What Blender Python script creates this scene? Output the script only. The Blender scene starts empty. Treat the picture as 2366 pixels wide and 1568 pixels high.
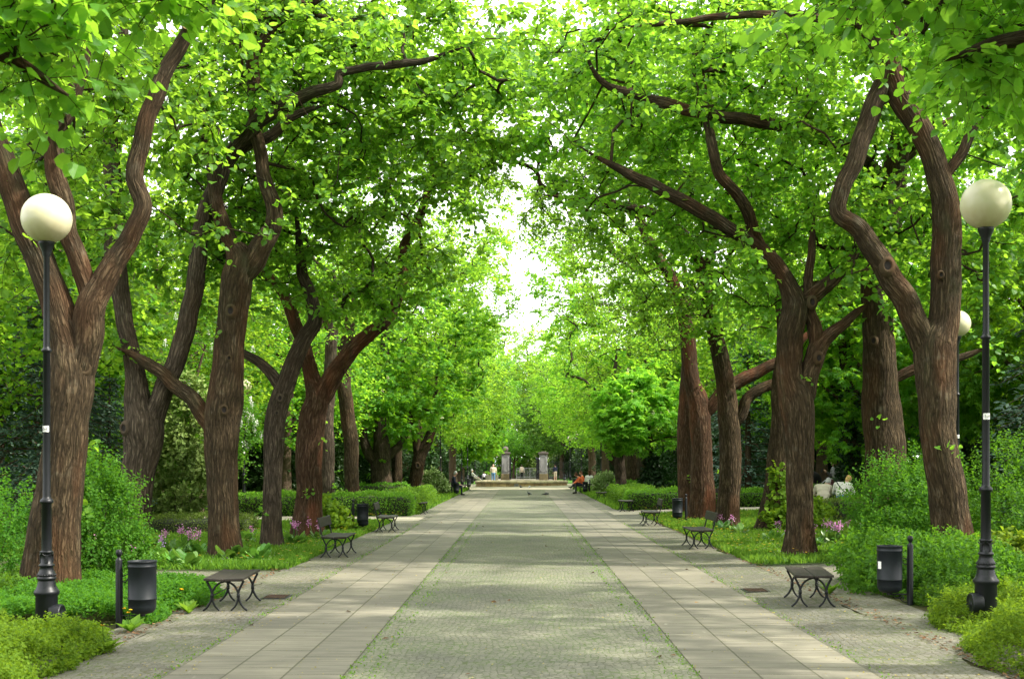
import bpy, bmesh, math, random
import numpy as np
from mathutils import Vector, Matrix, Quaternion

S = bpy.context.scene
COL = S.collection
F, HX, HY, CAM = 2900.0, 1205.0, 1070.0, 1.8     # focal length and horizon in the units of a 2366 px wide survey of the place
PI = math.pi
rad = math.radians

def P(x, y, d):
    return np.array(((x - HX) * d / F, d, CAM - (y - HY) * d / F))
def gz(x):
    return 0.03 * min(max(x - 3.1, 0.0), 9.0)

# ------------------------------------------------------------------ mesh helpers
class MB:
    def __init__(self):
        self.v = []; self.f = []; self.n = 0
    def add(self, v, f, mat=0, uv=None, smooth=True, rnd=None):
        v = np.asarray(v, float).reshape(-1, 3)
        if isinstance(f, np.ndarray): groups = [f]
        else:
            by = {}
            for q in f: by.setdefault(len(q), []).append(q)
            groups = [np.array(g) for g in by.values()]
        self.v.append(v)
        for g in groups:
            if len(g): self.f.append((g.astype(np.int64) + self.n, mat, None if uv is None else np.asarray(uv, float)[g.ravel()], smooth, rnd))
        self.n += len(v)
        return self
    def mesh(self, name, mats):
        me = bpy.data.meshes.new(name)
        V = np.concatenate(self.v).astype(np.float32)
        me.vertices.add(len(V)); me.vertices.foreach_set('co', V.ravel())
        idx = np.concatenate([g.ravel() for g, *_ in self.f]).astype(np.int32)
        tot = np.concatenate([np.full(len(g), g.shape[1]) for g, *_ in self.f])
        st = np.concatenate(([0], np.cumsum(tot)[:-1])).astype(np.int32)
        me.loops.add(len(idx)); me.loops.foreach_set('vertex_index', idx)
        me.polygons.add(len(tot)); me.polygons.foreach_set('loop_start', st)
        me.polygons.foreach_set('material_index', np.concatenate([np.full(len(g), m) for g, m, *_ in self.f]).astype(np.int32))
        me.polygons.foreach_set('use_smooth', np.concatenate([np.full(len(g), s) for g, m, u, s, r in self.f]).astype(bool))
        if any(u is not None for _, _, u, _, _ in self.f):
            ul = me.uv_layers.new(name='UVMap')
            ul.data.foreach_set('uv', np.concatenate([u if u is not None else np.zeros((g.size, 2)) for g, m, u, s, r in self.f]).astype(np.float32).ravel())
        if any(r is not None for *_, r in self.f):
            a = me.attributes.new('rnd', 'FLOAT', 'FACE')
            a.data.foreach_set('value', np.concatenate([r if r is not None else np.zeros(len(g)) for g, m, u, s, r in self.f]).astype(np.float32))
        for m in mats: me.materials.append(m)
        me.update(calc_edges=True)
        return me
    def obj(self, name, mats, parent=None, loc=None):
        if not isinstance(mats, (list, tuple)): mats = [mats]
        o = bpy.data.objects.new(name, self.mesh(name, mats)); COL.objects.link(o)
        if parent: o.parent = parent
        if loc is not None: o.location = loc
        return o

def tag(o, label=None, cat=None, group=None, kind=None):
    if label: o['label'] = label
    if cat: o['category'] = cat
    if group: o['group'] = group
    if kind: o['kind'] = kind
    return o
def empty(name, loc, label=None, cat=None, group=None, rz=0):
    o = bpy.data.objects.new(name, None); COL.objects.link(o)
    o.location = tuple(loc); o.rotation_euler = (0, 0, rz); o.empty_display_size = .2
    return tag(o, label, cat, group)
def copy_tree(o, loc, rz=None, sc=None, label=None, group=None):
    def cp(a, par):
        c = a.copy(); COL.objects.link(c)
        if par: c.parent = par
        for ch in a.children: cp(ch, c)
        return c
    c = cp(o, None); c.location = tuple(loc)
    if rz is not None: c.rotation_euler = (0, 0, rz)
    if sc is not None: c.scale = (sc,) * 3 if np.isscalar(sc) else sc
    if label: c['label'] = label
    if group: c['group'] = group
    return c

def nrm(a):
    a = np.asarray(a, float); return a / (np.linalg.norm(a, axis=-1, keepdims=True) + 1e-12)

def box(mb, c, s, mat=0, rot=None, bev=0.0, smooth=False):
    c = np.array(c, float); h = np.array(s, float) / 2
    bev = min(bev, h.min() * .9)
    if bev <= 0:
        v = np.array([(x, y, z) for x in (-1, 1) for y in (-1, 1) for z in (-1, 1)]) * h
        f = [(0, 1, 3, 2), (4, 6, 7, 5), (0, 4, 5, 1), (2, 3, 7, 6), (0, 2, 6, 4), (1, 5, 7, 3)]
    else:
        v = []; f = []; ix = {}
        for x in (-1, 1):
            for y in (-1, 1):
                for z in (-1, 1):
                    for ax in range(3):
                        p = np.array((x, y, z)) * (h - bev); p[ax] = (x, y, z)[ax] * h[ax]
                        ix[x, y, z, ax] = len(v); v.append(p)
        def q(l): f.append([ix[k] for k in l])
        for s_ in (-1, 1):
            q([(s_, -1, -1, 0), (s_, 1, -1, 0), (s_, 1, 1, 0), (s_, -1, 1, 0)][::s_])
            q([(-1, s_, -1, 1), (-1, s_, 1, 1), (1, s_, 1, 1), (1, s_, -1, 1)][::s_])
            q([(-1, -1, s_, 2), (1, -1, s_, 2), (1, 1, s_, 2), (-1, 1, s_, 2)][::s_])
        for a in (-1, 1):
            for b in (-1, 1):
                q([(a, b, -1, 0), (a, b, 1, 0), (a, b, 1, 1), (a, b, -1, 1)][::-a * b])
                q([(a, -1, b, 0), (a, 1, b, 0), (a, 1, b, 2), (a, -1, b, 2)][::a * b])
                q([(-1, a, b, 1), (1, a, b, 1), (1, a, b, 2), (-1, a, b, 2)][::-a * b])
                for c_ in (-1, 1):
                    q([(a, b, c_, 0), (a, b, c_, 1), (a, b, c_, 2)][::a * b * c_])
        v = np.array(v)
    if rot is not None: v = v @ np.array(rot).T
    mb.add(v + c, f, mat, smooth=smooth)

def rotz(a): return np.array(((math.cos(a), -math.sin(a), 0), (math.sin(a), math.cos(a), 0), (0, 0, 1)))
def rotx(a): return np.array(((1, 0, 0), (0, math.cos(a), -math.sin(a)), (0, math.sin(a), math.cos(a))))
def roty(a): return np.array(((math.cos(a), 0, math.sin(a)), (0, 1, 0), (-math.sin(a), 0, math.cos(a))))

def lathe(mb, prof, n=24, c=(0, 0, 0), mat=0, rot=None, cap=True, smooth=True):
    prof = np.array(prof, float); k = len(prof)
    a = np.arange(n) * 2 * PI / n
    v = np.stack([prof[:, None, 0] * np.cos(a), prof[:, None, 0] * np.sin(a), np.repeat(prof[:, None, 1], n, 1)], -1).reshape(-1, 3)
    i = np.arange(k - 1)[:, None] * n; j = np.arange(n)[None]; j2 = (j + 1) % n
    f = np.stack([i + j, i + j2, i + n + j2, i + n + j], -1).reshape(-1, 4)
    if rot is not None: v = v @ np.array(rot).T
    mb.add(v + np.array(c), f, mat, smooth=smooth)
    if cap:
        for r in (0, k - 1):
            if prof[r, 0] > 1e-4:
                mb.add(v[r * n:(r + 1) * n] + np.array(c), [list(range(n))[::-1 if r == 0 else 1]], mat, smooth=False)

def ball(mb, c, r, n=16, mat=0, rot=None):
    r = np.array(r if np.iterable(r) else (r,) * 3, float)
    t = np.linspace(0, PI, n // 2 + 1)
    a = np.arange(n) * 2 * PI / n
    v = np.stack([np.sin(t)[:, None] * np.cos(a), np.sin(t)[:, None] * np.sin(a), -np.repeat(np.cos(t)[:, None], n, 1)], -1).reshape(-1, 3) * r
    if rot is not None: v = v @ np.array(rot).T
    i = np.arange(n // 2)[:, None] * n; j = np.arange(n)[None]; j2 = (j + 1) % n
    f = np.stack([i + j, i + j2, i + n + j2, i + n + j], -1).reshape(-1, 4)
    mb.add(v + np.array(c), f, mat)

def catmull(pts, step):
    pts = np.asarray(pts, float)
    p = np.vstack([2 * pts[0] - pts[1], pts, 2 * pts[-1] - pts[-2]])
    out = []
    for i in range(1, len(p) - 2):
        L = np.linalg.norm(p[i + 1, :3] - p[i, :3]); n = max(1, int(round(L / step)))
        t = np.arange(n)[:, None] / n
        a, b, c, d = p[i - 1], p[i], p[i + 1], p[i + 2]
        out.append(.5 * (2 * b + (c - a) * t + (2 * a - 5 * b + 4 * c - d) * t * t + (3 * b - a - 3 * c + d) * t ** 3))
    out.append(pts[-1:])
    return np.vstack(out)

def tube(mb, pts, r, n=8, mat=0, cap=True, uvs=False, disp=None, smooth=True):
    pts = np.asarray(pts, float); k = len(pts); r = np.broadcast_to(np.asarray(r, float), (k,))
    tg = nrm(np.gradient(pts, axis=0))
    u = np.array((0, 1.0, 0.02)); u = nrm(u - tg[0] * (u @ tg[0])) if abs(tg[0][1]) < .98 else np.array((1.0, 0, 0))
    a = np.arange(n + (1 if uvs else 0)) * 2 * PI / n; m = len(a)
    V = np.empty((k, m, 3)); ln = 0.0; ls = np.zeros(k)
    for i in range(k):
        u = nrm(u - tg[i] * (u @ tg[i])); w = np.cross(tg[i], u)
        if i: ln += np.linalg.norm(pts[i] - pts[i - 1])
        ls[i] = ln
        rr = r[i] if disp is None else r[i] * disp(a, ln, r[i])
        V[i] = pts[i] + (np.cos(a) * rr)[:, None] * u + (np.sin(a) * rr)[:, None] * w
    i = np.arange(k - 1)[:, None] * m
    if uvs: j = np.arange(n)[None]; j2 = j + 1
    else: j = np.arange(n)[None]; j2 = (j + 1) % n
    f = np.stack([i + j, i + j2, i + m + j2, i + m + j], -1).reshape(-1, 4)
    uv = None
    if uvs:
        circ = max(.02, 2 * PI * float(r.mean()))
        uv = np.stack([np.broadcast_to(a / (2 * PI) * circ, (k, m)), np.repeat(ls[:, None], m, 1)], -1).reshape(-1, 2)
    mb.add(V.reshape(-1, 3), f, mat, uv=uv, smooth=smooth)
    if cap:
        b = V[:, :n]
        mb.add(b[0], [list(range(n))[::-1]], mat, uv=np.zeros((n, 2)) if uvs else None); mb.add(b[-1], [list(range(n))], mat, uv=np.zeros((n, 2)) if uvs else None)

def tubes_batch(mb, pts, r, n=4, mat=0):
    """T tubes of K points each: pts (T,K,3), r (T,K)."""
    T, K, _ = pts.shape
    if T == 0: return
    ax = nrm(pts[:, -1] - pts[:, 0])
    ref = np.where(np.abs(ax[:, 2:3]) > .9, np.array((1.0, 0, 0)), np.array((0, 0, 1.0)))
    u = nrm(np.cross(ax, ref)); w = np.cross(ax, u)
    a = np.arange(n) * 2 * PI / n
    ring = np.cos(a)[None, :, None] * u[:, None] + np.sin(a)[None, :, None] * w[:, None]
    V = pts[:, :, None] + r[:, :, None, None] * ring[:, None]
    b = (np.arange(T) * K * n)[:, None, None]; i = (np.arange(K - 1) * n)[None, :, None]; j = np.arange(n)[None, None]; j2 = (j + 1) % n
    f = np.stack([b + i + j, b + i + j2, b + i + n + j2, b + i + n + j], -1).reshape(-1, 4)
    L = np.concatenate([np.zeros((T, 1)), np.cumsum(np.linalg.norm(np.diff(pts, axis=1), axis=2), 1)], 1)
    uv = np.stack([np.broadcast_to((a / 2 / PI * .3)[None, None], (T, K, n)), np.broadcast_to(L[:, :, None], (T, K, n))], -1).reshape(-1, 2)
    mb.add(V.reshape(-1, 3), f, mat, uv=uv)

# leaf outlines: (side, along, lift)
HEART = (np.array(((0, 0, 0), (0, .5, -.02), (0, 1.02, -.16), (-.36, .03, .06), (-.52, .38, .10), (-.33, .76, .0), (.36, .03, .06), (.52, .38, .10), (.33, .76, .0))),
         [(0, 1, 4, 3), (1, 2, 5, 4), (0, 6, 7, 1), (1, 7, 8, 2)])
OVAL = (np.array(((0, 0, 0), (-.34, .42, .08), (0, 1.0, -.1), (.34, .42, .08))), [(0, 2, 1), (0, 3, 2)])
CARD = (np.array(((0, 0, 0), (-.46, .45, .07), (0, 1.0, -.06), (.46, .45, .07))), [(0, 3, 2, 1)])
_fan = []
_ff = []
for _k, _a in enumerate((-1.15, -.6, 0, .6, 1.15)):
    _l = 1.0 - .18 * abs(_a)
    _d = np.array((math.sin(_a), math.cos(_a))); _p = np.array((_d[1], -_d[0]))
    for _q, _z in ((_d * 0, 0), (_d * .62 * _l - _p * .17, -.10), (_d * _l, -.34), (_d * .62 * _l + _p * .17, -.10)): _fan.append((_q[0], _q[1], _z))
    _ff.append((4 * _k, 4 * _k + 3, 4 * _k + 2, 4 * _k + 1))
FAN = (np.array(_fan), _ff)

def leaves(mb, pos, axis, nor, size, tmpl, rng, mat=0, rnd=None):
    pos = np.asarray(pos); N = len(pos)
    if N == 0: return
    axis = nrm(axis); side = nrm(np.cross(axis, nor)); nor = np.cross(side, axis)
    t, fc = tmpl; size = np.broadcast_to(np.asarray(size, float), (N,))
    V = pos[:, None] + size[:, None, None] * (t[None, :, 0:1] * side[:, None] + t[None, :, 1:2] * axis[:, None] + t[None, :, 2:3] * nor[:, None])
    f = (np.arange(N) * len(t))[:, None, None] + np.array(fc)[None]
    r = rng.random(N) if rnd is None else rnd
    mb.add(V.reshape(-1, 3), f.reshape(-1, len(fc[0])), mat, smooth=False, rnd=np.repeat(r, len(fc)))

# ------------------------------------------------------------------ materials
def new_mat(name):
    m = bpy.data.materials.new(name); m.use_nodes = True
    nt = m.node_tree; nt.nodes.clear()
    out = nt.nodes.new('ShaderNodeOutputMaterial')
    return m, nt, out
class NT:
    def __init__(self, nt): self.nt = nt
    def n(self, typ, **kw):
        nd = self.nt.nodes.new('ShaderNode' + typ)
        for k, v in kw.items():
            if k.startswith('i_'):
                key = k[2:]
                key = int(key) if key.isdigit() else key.replace('_', ' ')
                self.put(nd.inputs[key], v)
            else: setattr(nd, k, v)
        return nd
    def put(self, sock, v):
        if isinstance(v, bpy.types.NodeSocket): self.nt.links.new(v, sock)
        elif isinstance(v, bpy.types.Node): self.nt.links.new(v.outputs[0], sock)
        else:
            if isinstance(v, tuple) and len(v) == 3 and sock.type == 'RGBA': v = v + (1,)
            sock.default_value = v
    def ramp(self, fac, stops, interp='LINEAR'):
        nd = self.nt.nodes.new('ShaderNodeValToRGB'); cr = nd.color_ramp; cr.interpolation = interp
        while len(cr.elements) < len(stops): cr.elements.new(.5)
        for e, (p, c) in zip(cr.elements, stops):
            e.position = p; e.color = tuple(c) + (1,) if len(c) == 3 else c
        self.put(nd.inputs[0], fac); return nd.outputs[0]
    def mix(self, fac, a, b, blend='MIX'):
        nd = self.nt.nodes.new('ShaderNodeMix'); nd.data_type = 'RGBA'; nd.blend_type = blend
        self.put(nd.inputs[0], fac); self.put(nd.inputs[6], a); self.put(nd.inputs[7], b)
        return nd.outputs[2]
    def math(self, op, a, b=0.0, c=0.0, clamp=False):
        nd = self.nt.nodes.new('ShaderNodeMath'); nd.operation = op; nd.use_clamp = clamp
        self.put(nd.inputs[0], a); self.put(nd.inputs[1], b); self.put(nd.inputs[2], c)
        return nd.outputs[0]
    def noise(self, vec, scale, detail=4, rough=.55, out=0, dist=0.0):
        nd = self.n('TexNoise', i_Scale=scale, i_Detail=detail, i_Roughness=rough, i_Distortion=dist)
        if vec is not None: self.put(nd.inputs['Vector'], vec)
        return nd.outputs[out]
    def mapping(self, vec, scale=(1, 1, 1), loc=(0, 0, 0), rot=(0, 0, 0)):
        nd = self.n('Mapping'); self.put(nd.inputs[0], vec)
        nd.inputs['Scale'].default_value = scale; nd.inputs['Location'].default_value = loc; nd.inputs['Rotation'].default_value = rot
        return nd.outputs[0]
    def bump(self, h, strength=.5, dist=.02, normal=None):
        nd = self.n('Bump', i_Strength=strength, i_Distance=dist); self.put(nd.inputs['Height'], h)
        if normal is not None: self.put(nd.inputs['Normal'], normal)
        return nd.outputs[0]

def leaf_mat(name, stops, trans, tfac=.42, rough=.5, spec=.3, hue=.012, val=.18):
    m, nt, out = new_mat(name); k = NT(nt)
    at = k.n('Attribute', attribute_name='rnd', attribute_type='GEOMETRY')
    oi = k.n('ObjectInfo')
    col = k.ramp(at.outputs['Fac'], stops)
    v = k.math('MULTIPLY_ADD', oi.outputs['Random'], val * 2, 1 - val)
    h = k.math('MULTIPLY_ADD', oi.outputs['Random'], hue * 2, .5 - hue)
    hs = k.n('HueSaturation', i_Hue=h, i_Value=v, i_Color=col)
    p = k.n('BsdfPrincipled', i_Base_Color=hs.outputs[0], i_Roughness=rough)
    p.inputs['Specular IOR Level'].default_value = spec
    tc = k.mix(at.outputs['Fac'], tuple(x * .75 for x in trans), tuple(min(1, x * 1.2) for x in trans))
    hs2 = k.n('HueSaturation', i_Hue=h, i_Value=v, i_Color=tc)
    t = k.n('BsdfTranslucent', i_Color=hs2.outputs[0])
    mx = k.n('MixShader', i_Fac=tfac, i_1=p.outputs[0], i_2=t.outputs[0])
    nt.links.new(mx.outputs[0], out.inputs[0])
    return m

def plain(name, col, rough=.6, metal=0.0, spec=.5, noise=None, bump=None, sub=0):
    m, nt, out = new_mat(name); k = NT(nt)
    p = k.n('BsdfPrincipled', i_Roughness=rough, i_Metallic=metal)
    p.inputs['Specular IOR Level'].default_value = spec
    tc = k.n('TexCoord').outputs['Object']
    if noise:
        sc, amt = noise
        nz = k.noise(tc, sc, 5)
        c = k.mix(nz, tuple(x * (1 - amt) for x in col), tuple(min(1, x * (1 + amt)) for x in col))
        k.put(p.inputs['Base Color'], c)
    else: k.put(p.inputs['Base Color'], tuple(col))
    if bump:
        k.put(p.inputs['Normal'], k.bump(k.noise(tc, bump[0], 4), bump[1], bump[2]))
    nt.links.new(p.outputs[0], out.inputs[0])
    return m

def bark_mat(name, c_dark, c_mid, c_light, c_red, red=.5):
    m, nt, out = new_mat(name); k = NT(nt)
    uv = k.n('UVMap').outputs[0]
    ob = k.n('TexCoord').outputs['Object']
    warp = k.noise(k.mapping(uv, (7, 3, 1)), 1.0, 3, out=1)
    wv = k.mix(.035, uv, warp)
    n1 = k.noise(k.mapping(wv, (21, 2.0, 1)), 1.0, 3, .5)
    n2 = k.noise(k.mapping(wv, (34, 3.4, 1), (7, 3, 0)), 1.0, 3, .5)
    c1 = k.math('MULTIPLY', k.math('ABSOLUTE', k.math('ADD', n1, -.5)), 9.0, clamp=True)
    c2 = k.math('MULTIPLY', k.math('ABSOLUTE', k.math('ADD', n2, -.5)), 11.0, clamp=True)
    ridge = k.math('MULTIPLY', c1, k.math('MULTIPLY_ADD', c2, .55, .45))
    fine = k.noise(k.mapping(uv, (90, 14, 1)), 1.0, 5, .65)
    big = k.noise(ob, 1.3, 3)
    height = k.math('ADD', k.math('MULTIPLY', ridge, .8), k.math('MULTIPLY', fine, .45))
    base = k.ramp(height, [(.16, c_dark), (.42, tuple(x * .7 for x in c_mid)), (.78, c_mid), (1.0, tuple(.5 * (x + y) for x, y in zip(c_mid, c_light)))])
    oi = k.n('ObjectInfo')
    rm = k.math('MULTIPLY', k.ramp(k.noise(k.mapping(ob, (1.1, 1.1, .35)), 1.7, 2), [(.5, (0, 0, 0)), (.68, (1, 1, 1))]), red)
    base = k.mix(rm, base, k.mix(height, tuple(x * .5 for x in c_red), c_red))
    moss = k.math('MULTIPLY', k.ramp(k.noise(k.mapping(ob, (1, 1, .4)), 2.6, 3), [(.6, (0, 0, 0)), (.75, (1, 1, 1))]), .35)
    base = k.mix(moss, base, (.075, .085, .04))
    lich = k.math('MULTIPLY', k.ramp(k.noise(ob, 3.4, 5, .7), [(.56, (0, 0, 0)), (.68, (1, 1, 1))]), k.math('MULTIPLY', ridge, .55))
    base = k.mix(lich, base, (.135, .125, .09))
    base = k.mix(k.math('MULTIPLY', big, .35), base, tuple(x * .6 for x in c_mid))
    p = k.n('BsdfPrincipled', i_Base_Color=base, i_Roughness=.92)
    p.inputs['Specular IOR Level'].default_value = .15
    k.put(p.inputs['Normal'], k.bump(height, .9, .03))
    nt.links.new(p.outputs[0], out.inputs[0])
    return m

def cobble_mat(name, g0, g1, joint, moss, scale=9.0, mosslines=True, mossamt=.5):
    m, nt, out = new_mat(name); k = NT(nt)
    ob = k.n('TexCoord').outputs['Object']
    w = k.noise(ob, .35, 2, out=1)
    vec = k.mix(.35, ob, w)
    vo = k.n('TexVoronoi', feature='DISTANCE_TO_EDGE', i_Scale=scale, i_Randomness=.55); k.put(vo.inputs['Vector'], k.mapping(vec, (1, 1, 0)))
    v1 = k.n('TexVoronoi', feature='F1', i_Scale=scale, i_Randomness=.55); k.put(v1.inputs['Vector'], k.mapping(vec, (1, 1, 0)))
    e = vo.outputs['Distance']
    cell = k.n('SeparateColor', i_0=v1.outputs['Color']).outputs[0]
    fine = k.noise(ob, 60, 4, .7)
    stone = k.mix(cell, g0, g1)
    stone = k.mix(k.math('MULTIPLY', fine, .5), stone, tuple(x * .55 for x in g0))
    patch = k.noise(ob, 1.1, 4, .6)
    mossm = k.ramp(patch, [(.38, (0, 0, 0)), (.62, (1, 1, 1))])
    jc = k.mix(k.math('MULTIPLY', mossm, mossamt * 1.4, clamp=True), joint, moss)
    jw = k.math('MULTIPLY_ADD', k.noise(ob, 5, 3), .07, .0)
    jm = k.ramp(k.math('SUBTRACT', e, jw), [(.0, (1, 1, 1)), (.06, (0, 0, 0))])
    col = k.mix(jm, stone, jc)
    tuft = k.math('MULTIPLY', k.ramp(k.noise(ob, 14, 4, .7), [(.56, (0, 0, 0)), (.66, (1, 1, 1))]), k.math('MULTIPLY', mossm, mossamt))
    col = k.mix(tuft, col, moss)
    if mosslines:
        x = k.n('SeparateXYZ', i_0=ob).outputs[0]
        ax = k.math('ABSOLUTE', k.math('ADD', k.math('ABSOLUTE', x), -1.47))
        ax2 = k.math('ABSOLUTE', k.math('ADD', k.math('ABSOLUTE', x), -1.27))
        ln = k.math('MAXIMUM', k.ramp(ax, [(.0, (1, 1, 1)), (.035, (0, 0, 0))]), k.math('MULTIPLY', k.ramp(ax2, [(.0, (1, 1, 1)), (.03, (0, 0, 0))]), .6))
        ln = k.math('MULTIPLY', ln, k.ramp(k.noise(k.mapping(ob, (3, 1.2, 1)), 3, 3), [(.45, (0, 0, 0)), (.62, (.8, .8, .8))]))
        col = k.mix(ln, col, moss)
    dirt = k.ramp(k.noise(ob, .5, 4), [(.35, (.72, .72, .72)), (.65, (1.1, 1.08, 1.02))])
    col = k.mix(1.0, col, dirt, 'MULTIPLY')
    p = k.n('BsdfPrincipled', i_Base_Color=col, i_Roughness=.85)
    p.inputs['Specular IOR Level'].default_value = .25
    h = k.math('ADD', k.math('MULTIPLY', k.math('MINIMUM', e, .16), 5), k.math('MULTIPLY', fine, .25))
    k.put(p.inputs['Normal'], k.bump(h, .5, .012))
    nt.links.new(p.outputs[0], out.inputs[0])
    return m

def slab_mat(name):
    m, nt, out = new_mat(name); k = NT(nt)
    ob = k.n('TexCoord').outputs['Object']
    sw = k.n('SeparateXYZ', i_0=ob)
    vec = k.n('CombineXYZ', i_0=sw.outputs[1], i_1=sw.outputs[0]).outputs[0]
    br = k.n('TexBrick', offset=.37, squash=1.0, i_Scale=1.0, i_Mortar_Size=.009, i_Mortar_Smooth=.2, i_Bias=0.0, i_Brick_Width=1.0, i_Row_Height=.5)
    k.put(br.inputs['Vector'], vec)
    k.put(br.inputs['Color1'], (.140, .135, .108)); k.put(br.inputs['Color2'], (.205, .194, .152)); k.put(br.inputs['Mortar'], (.06, .06, .03))
    stain = k.ramp(k.noise(k.mapping(ob, (1, 1, 1)), .9, 6, .65), [(.3, (.7, .69, .66)), (.7, (1.15, 1.13, 1.06))])
    col = k.mix(1.0, br.outputs['Color'], stain, 'MULTIPLY')
    streak = k.ramp(k.noise(k.mapping(ob, (1.1, 11, 1)), 1.0, 5, .65), [(.42, (.62, .61, .58)), (.60, (1.05, 1.04, 1.0))])
    col = k.mix(.75, col, k.mix(1.0, col, streak, 'MULTIPLY'))
    fine = k.noise(ob, 120, 3, .7)
    col = k.mix(k.math('MULTIPLY', fine, .25), col, (.16, .145, .12))
    spots = k.ramp(k.noise(ob, 23, 2), [(.68, (0, 0, 0)), (.74, (1, 1, 1))])
    col = k.mix(k.math('MULTIPLY', spots, .35), col, (.10, .09, .075))
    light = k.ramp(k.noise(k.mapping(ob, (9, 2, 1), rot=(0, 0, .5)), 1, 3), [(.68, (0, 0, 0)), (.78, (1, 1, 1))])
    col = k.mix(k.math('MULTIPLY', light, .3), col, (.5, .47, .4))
    p = k.n('BsdfPrincipled', i_Base_Color=col, i_Roughness=.8)
    p.inputs['Specular IOR Level'].default_value = .3
    h = k.math('ADD', k.math('MULTIPLY', br.outputs['Fac'], -1.0), k.math('MULTIPLY', fine, .12))
    k.put(p.inputs['Normal'], k.bump(h, .6, .008))
    nt.links.new(p.outputs[0], out.inputs[0])
    return m

def soil_mat(name, a, b, c):
    m, nt, out = new_mat(name); k = NT(nt)
    ob = k.n('TexCoord').outputs['Object']
    col = k.ramp(k.noise(ob, .8, 7, .65), [(.3, a), (.5, b), (.7, c)])
    col = k.mix(k.math('MULTIPLY', k.noise(ob, 40, 4, .7), .5), col, tuple(x * .4 for x in b))
    p = k.n('BsdfPrincipled', i_Base_Color=col, i_Roughness=.95)
    p.inputs['Specular IOR Level'].default_value = .1
    k.put(p.inputs['Normal'], k.bump(k.noise(ob, 30, 5, .7), .7, .03))
    nt.links.new(p.outputs[0], out.inputs[0])
    return m

def stone_mat(name, c1, c2, mortar, w, h, cyl=None, stain=.5):
    m, nt, out = new_mat(name); k = NT(nt)
    ob = k.n('TexCoord').outputs['Object']
    s = k.n('SeparateXYZ', i_0=ob)
    if cyl:
        ang = k.math('MULTIPLY', k.math('ARCTAN2', s.outputs[1], s.outputs[0]), cyl)
        vec = k.n('CombineXYZ', i_0=ang, i_1=s.outputs[2]).outputs[0]
    else: vec = k.n('CombineXYZ', i_0=k.math('ADD', s.outputs[0], s.outputs[1]), i_1=s.outputs[2]).outputs[0]
    br = k.n('TexBrick', i_Scale=1.0, i_Mortar_Size=.012, i_Mortar_Smooth=.3, i_Brick_Width=w, i_Row_Height=h)
    k.put(br.inputs['Vector'], vec)
    k.put(br.inputs['Color1'], c1); k.put(br.inputs['Color2'], c2); k.put(br.inputs['Mortar'], mortar)
    st = k.ramp(k.noise(ob, 2.2, 6, .65), [(.35, (1 - stain,) * 3), (.65, (1.1, 1.08, 1.04))])
    col = k.mix(1.0, br.outputs['Color'], st, 'MULTIPLY')
    p = k.n('BsdfPrincipled', i_Base_Color=col, i_Roughness=.85)
    k.put(p.inputs['Normal'], k.bump(k.math('ADD', k.math('MULTIPLY', br.outputs['Fac'], -1.0), k.math('MULTIPLY', k.noise(ob, 30, 4), .4)), .6, .015))
    nt.links.new(p.outputs[0], out.inputs[0])
    return m

M = {}
M['lime'] = leaf_mat('lime_leaf', [(0, (.034, .105, .014)), (.45, (.058, .165, .018)), (.85, (.088, .22, .024)), (1, (.14, .285, .04))], (.35, .64, .04), .53, .5, .3, .006, .12)
M['lime_far'] = leaf_mat('lime_leaf_far', [(0, (.036, .12, .010)), (.5, (.062, .185, .013)), (1, (.11, .27, .022))], (.38, .64, .04), .54, .55, .25, .008)
M['chestnut'] = leaf_mat('chestnut_leaf', [(0, (.034, .12, .010)), (.5, (.056, .18, .013)), (1, (.09, .24, .02))], (.29, .57, .02), .52, .55, .25, .008)
M['chestnut_lit'] = leaf_mat('lit_chestnut_leaf', [(0, (.06, .17, .014)), (.5, (.10, .24, .02)), (1, (.16, .32, .03))], (.36, .66, .04), .52, .55, .25, .004)  # lighter chestnut leaf copy, sunlit look of the young tree put into its colour
M['maple'] = leaf_mat('dark_leaf', [(0, (.022, .085, .010)), (.5, (.042, .135, .014)), (1, (.075, .19, .02))], (.18, .42, .03), .44, .5, .3)
M['spruce'] = leaf_mat('blue_needles', [(0, (.034, .075, .052)), (.5, (.065, .125, .085)), (1, (.13, .19, .135))], (.05, .09, .05), .15, .6, .2)
M['yew'] = leaf_mat('yew_needles', [(0, (.016, .042, .012)), (.5, (.028, .068, .018)), (1, (.052, .105, .027))], (.06, .14, .02), .15, .5, .25)
M['thuja'] = leaf_mat('thuja_sprays', [(0, (.09, .15, .035)), (.5, (.15, .23, .05)), (1, (.24, .31, .08))], (.16, .24, .04), .25, .6, .2)
M['shrub'] = leaf_mat('shrub_leaf', [(0, (.024, .080, .008)), (.5, (.044, .125, .011)), (1, (.078, .18, .016))], (.17, .38, .018), .42, .6, .15)
M['cover'] = leaf_mat('low_shrub_leaf', [(0, (.052, .112, .009)), (.5, (.088, .165, .013)), (1, (.155, .245, .022))], (.28, .44, .02), .42, .65, .12)
M['hedge'] = leaf_mat('hedge_leaf', [(0, (.045, .13, .012)), (.5, (.085, .21, .018)), (1, (.15, .30, .03))], (.24, .50, .03), .40, .55, .2)
M['olive_hedge'] = leaf_mat('brownish_hedge_leaf', [(0, (.07, .085, .018)), (.5, (.10, .15, .022)), (1, (.14, .22, .03))], (.17, .28, .03), .3, .6, .2)
M['grass'] = leaf_mat('grass_blade', [(0, (.045, .115, .012)), (.5, (.078, .17, .018)), (1, (.14, .25, .03))], (.24, .42, .03), .45, .6, .15)
M['ivy'] = leaf_mat('ivy_leaf', [(0, (.010, .032, .012)), (.5, (.018, .055, .016)), (1, (.04, .095, .028))], (.03, .08, .015), .2, .4, .4)
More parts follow.
